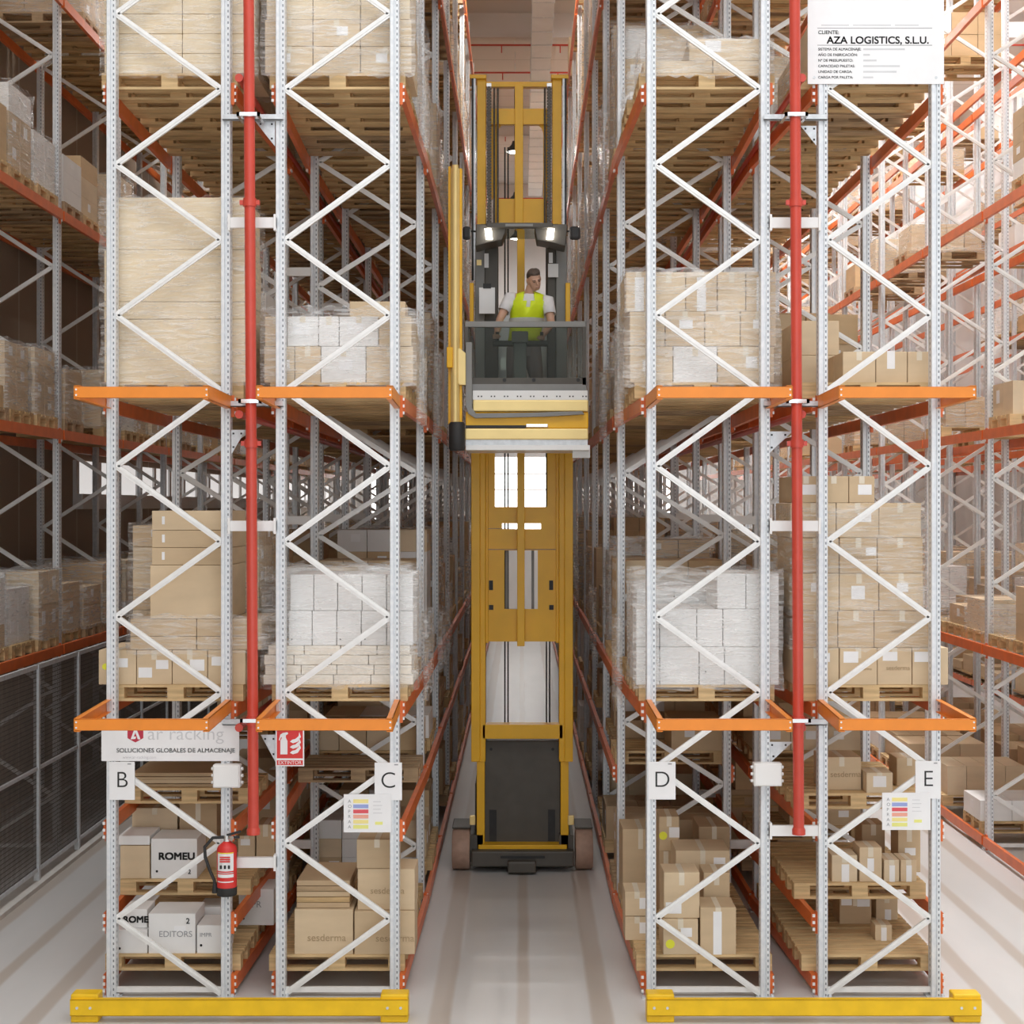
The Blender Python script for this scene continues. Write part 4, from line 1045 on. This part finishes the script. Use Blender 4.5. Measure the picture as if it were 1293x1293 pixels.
# mast plate with openings
pl = MB()
for x0, x1, y0, y1 in ((613, 706, 640, 661), (613, 634, 661, 668), (683, 706, 661, 668), (613, 706, 668, 695), (613, 637, 695, 769), (679, 706, 695, 769), (613, 706, 769, 810),
                       (613, 625, 566, 640), (691, 706, 566, 640)):
    pl.box(*pbox(x0, x1, y0, y1, YM+.08, .03))
pl.build('mast_plate', 'yellow', t)
tp('plate_seam', 'wheel', pbox(616, 704, 693.3, 694.3, YM+.075, .01), pbox(616, 650, 667, 667.8, YM+.075, .01))
for x in (617.5, 693.5): tp('plate_slot', 'black', pbox(x, x+5, 733, 745, YM+.07, .02)); tp('plate_hole', 'black', pbox(x, x+5.5, 764, 770, YM+.07, .02))
tp('lift_cylinder', 'midgrey', pbox(638, 641.5, 695, 770, YM+.2, .05), pbox(671, 674.5, 695, 770, YM+.2, .05))
for x in (637.5, 641.5, 690, 694): 
    a, z1 = px(x, 566, YM+.25); _, z0 = px(x, 915, YM+.25)
    MB().tube([(a, .3, z0), (a, .3, z1+3.6)], .009, 8).build('cable', 'black', t)
# upper mast
um = tp('upper_mast', 'yellow', pbox(602.5, 613.5, 96, 470, YM+.05, .2), pbox(697.5, 709, 96, 470, YM+.05, .2), bevel=.006)
tp('mast_head', 'yellow', pbox(593, 614, 94, 99, YM, .3), pbox(696, 718, 94, 99, YM, .3), bevel=.006)
tp('upper_crossbar', 'yellow', pbox(613, 698, 103, 109.5, YM+.08, .1), pbox(618, 692, 137, 157, YM+.06, .08), bevel=.005)
tp('upper_plate', 'yellow', pbox(624, 690, 251, 283, YM+.1, .05), pbox(618, 628, 157, 251, YM+.1, .04), pbox(686, 693, 157, 251, YM+.1, .04))
cn = MB()
for x0, z0 in ((688, 161),):
    pass
# rounded corners of the upper openings
for xs, s in ((628, 1), (686, -1)):
    poly = [px(xs, 157, YM+.1)]
    for i in range(7):
        a_ = i/6*PI/2
        poly.append(px(xs+s*(9-9*math.sin(a_)), 157+13-13*math.cos(a_), YM+.1))
    cn.prism(poly if s > 0 else poly[::-1], YM+.1-17.7, YM+.14-17.7)
cn.build('corner_gusset', 'yellow', t)
tp('upper_centre_bar', 'yellow', pbox(650, 660.5, 106, 290, YM+.02, .1), bevel=.005)
for x in (614.5, 690.5):
    ch = MB(); a, z1 = px(x, 110, YM+.02); b, z0 = px(x+6, 285, YM+.02)
    n = 46
    for k in range(n):
        zz = z0+(z1-z0)*k/n
        ch.box(a, b, .05, .08, zz, zz+(z1-z0)/n*.62)
    ch.box(a+.012, b-.012, .055, .075, z0, z1)
    ch.build('lift_chain', 'chain', t)
    MB().box(a, b, .04, .09, z1, z1+.04).build('chain_anchor', 'chrome', t)
for x in (624, 628.5, 688):
    a, z1 = px(x, 111, YM); b, z0 = px(x, 283, YM)
    MB().tube([(a, .06, z0), (a, .06, z1)], .012, 8).build('hydraulic_hose', 'chain', t)
for x0, x1 in ((595.5, 598), (713, 715.5)):
    tp('guide_bar', 'black', pbox(x0, x1, 99, 354, YM-.05, .03)); 
for x0, x1 in ((598, 600.5), (710.5, 713)):
    tp('guide_rod', 'steel', pbox(x0, x1, 99, 354, YM-.04, .03))
# cab: floor, pillars, guard, lamps, screen
CF = 15.9
ZF = 5.27
cb = tp('cab_floor', 'midgrey', (-.58, .66, CF+.05-17.7, 17.35-17.7, ZF-.08, ZF), bevel=.01)
for nm, x0, x1 in (('left', 600, 629), ('right', 691, 716)):
    Yp = 17.1
    p = tp('cab_pillar', 'midgrey', pbox(x0 if nm == 'left' else 702, 612 if nm == 'left' else x1, 308, 500, Yp, .35), bevel=.01)
    tp('pillar_lining', 'grey', pbox(612 if nm == 'left' else 691, x1 if nm == 'left' else 702, 308, 500, Yp+.02, .3), bevel=.01, parent=p)
tp('cab_back', 'duct', pbox(629, 691, 395, 512, 17.42, .03))
tp('side_rail', 'yellow', pbox(593, 598, 357, 410, 17.0, .06), pbox(714, 720, 357, 410, 17.0, .06), bevel=.008)
tp('notice_sheet', 'paper', pbox(605, 625, 363, 396, 16.95, .006)); tp('notice_sheet', 'paper', pbox(692, 705, 333, 350, 17.05, .006)); tp('notice_label', 'paper', pbox(693, 698, 319, 332, 17.05, .006)); tp('notice_label', 'paper', pbox(611.5, 617, 320, 338, 17.06, .006)); tp('warning_label', 'pale_yellow', pbox(602, 608, 328, 335, 17.06, .006))
tp('notice_clip', 'black', pbox(610, 620, 358, 364, 16.94, .02))
# overhead guard: angled hood with a front bar
Yg = 16.5
og = MB()
_, zt = px(0, 281, Yg); _, zb = px(0, 287.5, Yg)
a, b = px(614, 0, Yg)[0], px(698, 0, Yg)[0]
og.box(a, b, Yg-17.7, Yg-17.62, zb, zt)
og.build('overhead_guard', 'grey', t, bevel=.01)
lg = MB().box(px(630, 0, Yg)[0]+.07, px(673, 0, Yg)[0], Yg-17.706, Yg-17.7, zb+.015, zt-.015); lg.build('name_plate', 'midgrey', t)
roof = MB(); _, zr = px(0, 283, 17.2)
roof.box(a-.06, b+.06, Yg-17.62, -.35, zt-.03, zt); 
roof.build('roof_plate', 'tint', t)
for s, pts in ((-1, ((601, 283), (616, 283), (640, 287), (634, 303), (618, 306), (600, 311))), (1, ((717, 283), (696, 283), (675, 287), (678, 303), (695, 306), (714, 311)))):
    poly = [px(x, y, Yg+.05) for x, y in pts]
    MB().prism(poly, Yg+.05-17.7, Yg+.45-17.7).build('hood', 'grey', t, bevel=.01)
for x0, x1 in ((612, 620.5), (691.5, 700)):
    a0, z1 = px(x0, 289, Yg+.02); b0, z0 = px(x1, 302, Yg+.02); sh = .012 if x0 < 650 else -.012
    MB().prism([(a0+sh*1.2, z0), (b0+sh, z0), (b0, z1), (a0, z1)], Yg+.0-17.7, Yg+.06-17.7).build('work_light', 'lampglow', t)
for x0, x1 in ((584, 594.5), (719, 733)):
    a0, z1 = px(x0, 286, Yg-.1); b0, z0 = px(x1, 303, Yg-.1)
    m_ = MB().box(a0, b0, Yg-.14-17.7, Yg-.07-17.7, z0, z1).build('mirror', 'black', t, bevel=.03)
    MB().bar(((a0+b0)/2, Yg-17.72, z1-.03), (-.5 if x0 < 650 else .5, Yg-17.5, z1), .015, .015).build('mirror_arm', 'black', t)
# front screen
tp('screen_top_rail', 'midgrey', pbox(587, 740, 405.5, 413, CF, .06), bevel=.008)
tp('screen_frame', 'grey', pbox(587, 591, 413, 486, CF, .04), pbox(735.5, 740, 413, 486, CF, .04), pbox(587, 740, 477, 485, CF, .04))
for x in (637, 674, 730):
    a, z = px(x, 480, CF); MB().tube([(a, CF-17.71, z), (a, CF-17.69, z)], .02, 10).build('screen_bolt', 'black', t)
tp('screen', 'tint', pbox(590, 737, 413, 478, CF+.015, .008))
tp('step_sheet', 'midgrey', pbox(594, 740, 485, 493, CF, .12))
ss = tp('step_plate', 'white', pbox(597, 742, 493, 505, CF-.05, .3), bevel=.003)
dm = MB()
for k in range(9):
    for q in (0, 4):
        xx, zz = px(604+16.5*k+q, 500.5, CF-.05); dm.cbox(xx, CF-.05-17.7, zz, .014, .006, .014)
dm.build('perforation', 'black', ss)
tp('upper_fork_beam', 'pale_yellow', pbox(597, 743, 505, 519.5, CF-.06, .3), bevel=.012)
# grey hooked guard that runs down the left and under the beam
gp = [px(x, y, CF-.1) for x, y in ((588, 432), (596, 432), (596, 515), (601, 522), (672, 521), (735, 519), (738, 523), (690, 526), (600, 528), (591, 522), (588, 512))]
MB().prism(gp, CF-.1-17.7, CF+.02-17.7).build('hose_guard', 'midgrey', t, bevel=.005)
tp('lower_body', 'yellow', pbox(588, 743, 520, 541, CF-.03, .8), bevel=.01)
tp('slide_gap', 'black', pbox(588, 664, 537, 540.5, CF-.04, .03)); tp('slide_pin', 'chrome', pbox(664, 692, 535.5, 539.5, CF-.06, .05), bevel=.006)
tp('lower_fork_beam', 'pale_yellow', pbox(587, 743, 541, 555, CF-.06, .4), bevel=.012)
tp('underside_rail', 'steel', pbox(588, 742, 555, 562, CF-.04, .5)); tp('underside_plate', 'white', pbox(588, 745, 562, 568.5, CF-.05, .9), bevel=.004)
# auxiliary mast on the left
a, z1 = px(575, 210, CF-.1); _, z0 = px(575, 536, CF-.1)
yy = CF-.1-17.7
mm = tp('auxiliary_mast', 'pale_yellow', (a-.05, a+.045, yy-.03, yy+.12, z0, z1-.02), bevel=.015)
MB().tube([(a+.0, yy-.05, z0), (a+.0, yy-.05, z1)], .035, 20).build('auxiliary_cylinder', 'pale_yellow', mm)
tp('side_strip', 'yellow', (a-.075, a-.05, yy, yy+.1, z0, z1), (a+.045, a+.07, yy, yy+.1, z0, z1-.02), bevel=.004, parent=mm)
tp('mast_bracket', 'yellow', pbox(564, 571.5, 438, 464, CF-.2, .2), bevel=.008, parent=mm)
q = [px(x, y, CF-.16) for x, y in ((571, 440), (581, 440), (588, 446), (588, 486), (580, 486), (571, 468))]
MB().prism(q, CF-.16-17.7, CF-17.7).build('bracket_plate', 'pale_yellow', mm, bevel=.004)
a2, z2 = px(577, 533, CF-.12); _, z3 = px(577, 569, CF-.12)
MB().tube([(a2, yy-.02, z3), (a2, yy-.02, z3+.02), (a2, yy-.02, z2-.02), (a2, yy-.02, z2)], [.07, .085, .085, .07], 24).build('pivot_roller', 'black', t)
tp('white_bracket', 'white', pbox(723, 745, 566, 578, CF+.2, .1))
# control console
tp('console', 'midgrey', pbox(646, 667, 418, 432, 16.05, .25), pbox(648, 665, 432, 490, 16.15, .12), bevel=.012)
for x in (628, 684):
    tp('control_arm', 'grey', pbox(*((622, 648) if x < 650 else (665, 692)), 430, 436, 16.1, .15), bevel=.01)
    c = px(x, 424, 16.15); MB().tube([(c[0], 16.15-17.7, c[1]-.08), (c[0], 16.15-17.7, c[1]+.04)], .018, 12).build('control_grip', 'black', t)
tp('clipboard', 'paper', pbox(632, 639, 452, 467, 16.12, .01))

# ------------------------------------------------------------------ the driver
person = thing('person', 'man in a yellow high-visibility vest and white T-shirt looking down in the cab', 'person', (.03, 16.75, ZF))
def S(x, y, Y): a, z = px(x, y, Y); return Vector((a-.03, Y-16.75, z-ZF))
hips = Vector((.0, .02, .82))
neck = S(668, 370, 16.55); chest = S(667, 390, 16.6); head = S(674.5, 353.5, 16.45)
shL = S(644, 376, 16.55); shR = S(692, 380, 16.55)
elL = S(631, 404, 16.45); elR = S(696, 408, 16.45)
haL = S(627, 422, 16.17); haR = S(685, 424, 16.17)
def ringe(c, rx, ry, n=20, tilt=0):
    return [(c[0]+rx*math.cos(2*PI*i/n), c[1]+ry*math.sin(2*PI*i/n), c[2]+tilt*math.cos(2*PI*i/n)) for i in range(n)]
def lerp(a, b, k): return Vector(a)*(1-k)+Vector(b)*k
body = MB()
shc = (shL+shR)/2
torso = [(hips-Vector((0, 0, .12)), .14, .11), (hips, .155, .115), (lerp(hips, shc, .35), .14, .105), (lerp(hips, shc, .7), .165, .115), (lerp(hips, shc, .92), .17, .1), (shc+Vector((0, 0, .035)), .11, .07), (neck+Vector((0, 0, .02)), .058, .058)]
body.loft([ringe(c, a, b) for c, a, b in torso])
body.tube([neck-Vector((0, 0, .04)), lerp(neck, head, .5), head+Vector((0, .02, -.02))], [.062, .056, .055], 14)
# head: skull, jaw, nose, ears, brow, turned down and to the right
HR = Matrix.Rotation(math.radians(-14), 4, 'Y') @ Matrix.Rotation(math.radians(14), 4, 'Z') @ Matrix.Rotation(math.radians(30), 4, 'X')
hd = MB()
hd.ell((0, .015, .03), (.073, .092, .092), 20, 12)
hd.loft([ringe((0, -.028, -.108), .028, .026), ringe((0, -.03, -.09), .045, .045), ringe((0, -.02, -.05), .06, .064), ringe((0, -.005, 0), .068, .078)])
hd.loft([ringe((0, -.088, .03), .008, .008, 8), ringe((0, -.1, .0), .011, .014, 8), ringe((0, -.108, -.018), .016, .016, 8), ringe((0, -.092, -.03), .012, .008, 8)])
for s in (-1, 1):
    hd.ell((s*.074, .015, -.005), (.012, .022, .034), 10, 6); hd.ell((s*.03, -.078, .022), (.026, .014, .009), 10, 6)
hd.ell((0, -.085, -.055), (.026, .012, .008), 10, 6)
def hx(v): return head + (HR @ Vector(v))
o_ = len(body.v)
body.add([hx(v) for v in hd.v], hd.f)
# arms
for sh, el, ha, s in ((shL, elL, haL, -1), (shR, elR, haR, 1)):
    body.tube([lerp(sh, shc, .35), sh, lerp(sh, el, .5), el, lerp(el, ha, .4), lerp(el, ha, .85), ha], [.06, .062, .05, .041, .043, .031, .027], 14)
    dirv = (ha-el).normalized(); palm = ha+dirv*.045
    body.ell((palm.x, palm.y, palm.z), (.04, .042, .022), 12, 8)
    for k in range(4):
        b0 = palm+Vector(((k-1.5)*.019, -.03, .004)); L = (.062, .072, .068, .052)[k]
        body.tube([b0, b0+Vector((0, -L*.45, .004)), b0+Vector((0, -L*.75, -.02)), b0+Vector((0, -L*.6, -.042))], [.0105, .0095, .009, .0075], 8)
    th = palm+Vector((-s*.036, .0, 0))
    body.tube([palm+Vector((-s*.015, .015, 0)), th+Vector((-s*.006, -.02, -.005)), th+Vector((0, -.05, -.018))], [.013, .012, .009], 8)
# legs
feet = []
for s in (-1, 1):
    hp = hips+Vector((s*.085, 0, -.06)); kn = Vector((s*.13+.01, -.04, .46)); an = Vector((s*.17+.01, .02, .09))
    body.tube([hp, lerp(hp, kn, .5), kn, lerp(kn, an, .35), an, an-Vector((0, 0, .05))], [.095, .08, .06, .058, .04, .038], 16)
    feet.append((hp, kn, an))
bo = body.build('body', 'skin', person)
rm = bo.modifiers.new('skin_merge', 'REMESH'); rm.mode = 'VOXEL'; rm.voxel_size = .0065
sm = bo.modifiers.new('soften', 'SMOOTH'); sm.iterations = 3; sm.factor = .5
dg = bpy.context.evaluated_depsgraph_get(); me = bpy.data.meshes.new_from_object(bo.evaluated_get(dg))
bo.modifiers.clear(); bo.data = me; me.materials.clear(); me.materials.append(M['skin'])
for p in me.polygons: p.use_smooth = True
# hair cap, eyes, mouth
hc = MB(); rings = []
for j in range(7):
    a_ = j/6*PI/2*.98
    rings.append([hx((.0755*math.cos(a_)*math.cos(2*PI*i/24), .017+.0945*math.cos(a_)*math.sin(2*PI*i/24), .03+.0+(.0 if math.sin(2*PI*i/24) > -.2 else .05*(1-j/6))+.0945*math.sin(a_))) for i in range(24)])
low = [hx((.072*math.cos(2*PI*i/24), .019+.092*math.sin(2*PI*i/24), (-.045 if math.sin(2*PI*i/24) > .1 else .0 if math.sin(2*PI*i/24) > -.35 else .075))) for i in range(24)]
hc.loft([low]+rings).build('hair', 'hair', person)
ey = MB(); br = MB()
for s in (-1, 1):
    c = hx((s*.03, -.086, .008)); ey.ell(c, (.010, .006, .005), 8, 6)
    br.bar(hx((s*.014, -.092, .026)), hx((s*.048, -.08, .028)), .006, .008)
ey.build('eyes', 'eye', person); br.build('eyebrows', 'hair', person)
MB().bar(hx((-.02, -.095, -.055)), hx((.02, -.095, -.055)), .006, .009).build('mouth', 'lip', person)
# clothes
sh_ = MB()
T = [(lerp(hips, shc, -.12), .168, .128), (lerp(hips, shc, .35), .155, .12), (lerp(hips, shc, .7), .178, .128), (lerp(hips, shc, .92), .19, .114), (shc+Vector((0, 0, .045)), .14, .084), (neck+Vector((0, 0, -.012)), .072, .07)]
sh_.loft([ringe(c, a, b, 28) for c, a, b in T], caps=False)
for sh, el in ((shL, elL), (shR, elR)):
    sh_.tube([lerp(sh, shc, .25), sh, lerp(sh, el, .35), lerp(sh, el, .62)], [.068, .07, .067, .068], 18, caps=False)
so = sh_.build('t_shirt', 'shirt', person)
md = so.modifiers.new('cloth_thickness', 'SOLIDIFY'); md.thickness = .004
# vest: open V at the front
ve = MB(); rf = MB(); n = 56
VR = [(lerp(hips, shc, .02), .185, .145), (lerp(hips, shc, .18), .18, .142), (lerp(hips, shc, .3), .178, .140), (lerp(hips, shc, .45), .182, .142), (lerp(hips, shc, .58), .188, .144), (lerp(hips, shc, .8), .196, .140), (lerp(hips, shc, .94), .198, .128), (shc+Vector((0, 0, .05)), .16, .1), (shc+Vector((0, 0, .075)), .10, .085)]
def vrings(VR, gaps, mb, arm):
    for k in range(len(VR)-1):
        (c0, a0, b0), (c1, a1, b1) = VR[k], VR[k+1]
        for i in range(n):
            t0, t1 = 2*PI*i/n, 2*PI*(i+1)/n; mid = (t0+t1)/2
            ang = abs(((mid+PI/2+PI) % (2*PI))-PI)          # angle from the chest centre line
            if ang < gaps[k]: continue
            side = min(abs(((mid+PI) % (2*PI))-PI), abs(((mid-PI+PI) % (2*PI))-PI))
            if arm[k] and side < arm[k]: continue
            P = lambda c, a, b, q: (c[0]+a*math.cos(q), c[1]+b*math.sin(q), c[2])
            mb.add([P(c0, a0, b0, t0), P(c0, a0, b0, t1), P(c1, a1, b1, t1), P(c1, a1, b1, t0)], [(0, 1, 2, 3)], 0, True)
vrings(VR, (.0, .0, .0, .0, .0, .16, .3, .45, .6), ve, (0, 0, 0, 0, 0, .25, .12, 0, 0))
vo = ve.build('safety_vest', 'vest', person)
md = vo.modifiers.new('cloth_thickness', 'SOLIDIFY'); md.thickness = .006
R2 = [(c, a+.009, b+.009) for c, a, b in (VR[3], VR[4])]
vrings(R2, (.0,), rf, (0,)); ro = rf.build('reflective_band', 'reflect', vo)
for q in (vo, ro):
    bm = bmesh.new(); bm.from_mesh(q.data); bmesh.ops.remove_doubles(bm, verts=bm.verts, dist=1e-4); bmesh.ops.recalc_face_normals(bm, faces=bm.faces); bm.to_mesh(q.data); bm.free()
tr = MB()
tr.loft([ringe(c, a, b) for c, a, b in ((hips-Vector((0, 0, .13)), .155, .13), (hips, .17, .13), (hips+Vector((0, 0, .08)), .155, .12))])
for hp, kn, an in feet:
    tr.tube([hp+Vector((0, 0, .02)), lerp(hp, kn, .5), kn, lerp(kn, an, .5), an+Vector((0, 0, -.01))], [.108, .094, .074, .068, .062], 18)
tr.build('trousers', 'trouser', person)
for hp, kn, an in feet:
    x, y = an.x, an.y
    MB().loft([ringe((x, y-.05, .0), .048, .135, 18), ringe((x, y-.05, .03), .05, .138, 18), ringe((x, y-.04, .06), .045, .12, 18), ringe((x, y-.0, .10), .046, .06, 18), ringe((x, y, .13), .05, .055, 18)]).build('shoe', 'shoe', person)

# lettering becomes plain mesh
dg = bpy.context.evaluated_depsgraph_get()
for o in [o for o in sc.objects if o.type == 'FONT']:
    me = bpy.data.meshes.new_from_object(o.evaluated_get(dg)); me.materials.clear(); me.materials.append(o.data.materials[0])
    b = BOLD.get(o.name)
    if b:                                  # heavier strokes: the outline widened by its own stroke weight
        bm = bmesh.new()
        for dx, dy in ((0, 0), (b, b), (b, -b), (-b, b), (-b, -b)):
            k = len(bm.verts); bm.from_mesh(me); bm.verts.ensure_lookup_table()
            for v in bm.verts[k:]: v.co.x += dx; v.co.y += dy
        bm.to_mesh(me); bm.free()
    nm, ld, pa = o.name, o.location.copy(), o.parent; rt, scl = o.rotation_euler.copy(), o.scale.copy()
    bpy.data.objects.remove(o)
    q = put('lettering', me, pa, ld, rot=rt); q.scale = scl
print('counts: pallets', NPAL, 'boxes', NBOX, 'beams', NBEAM)
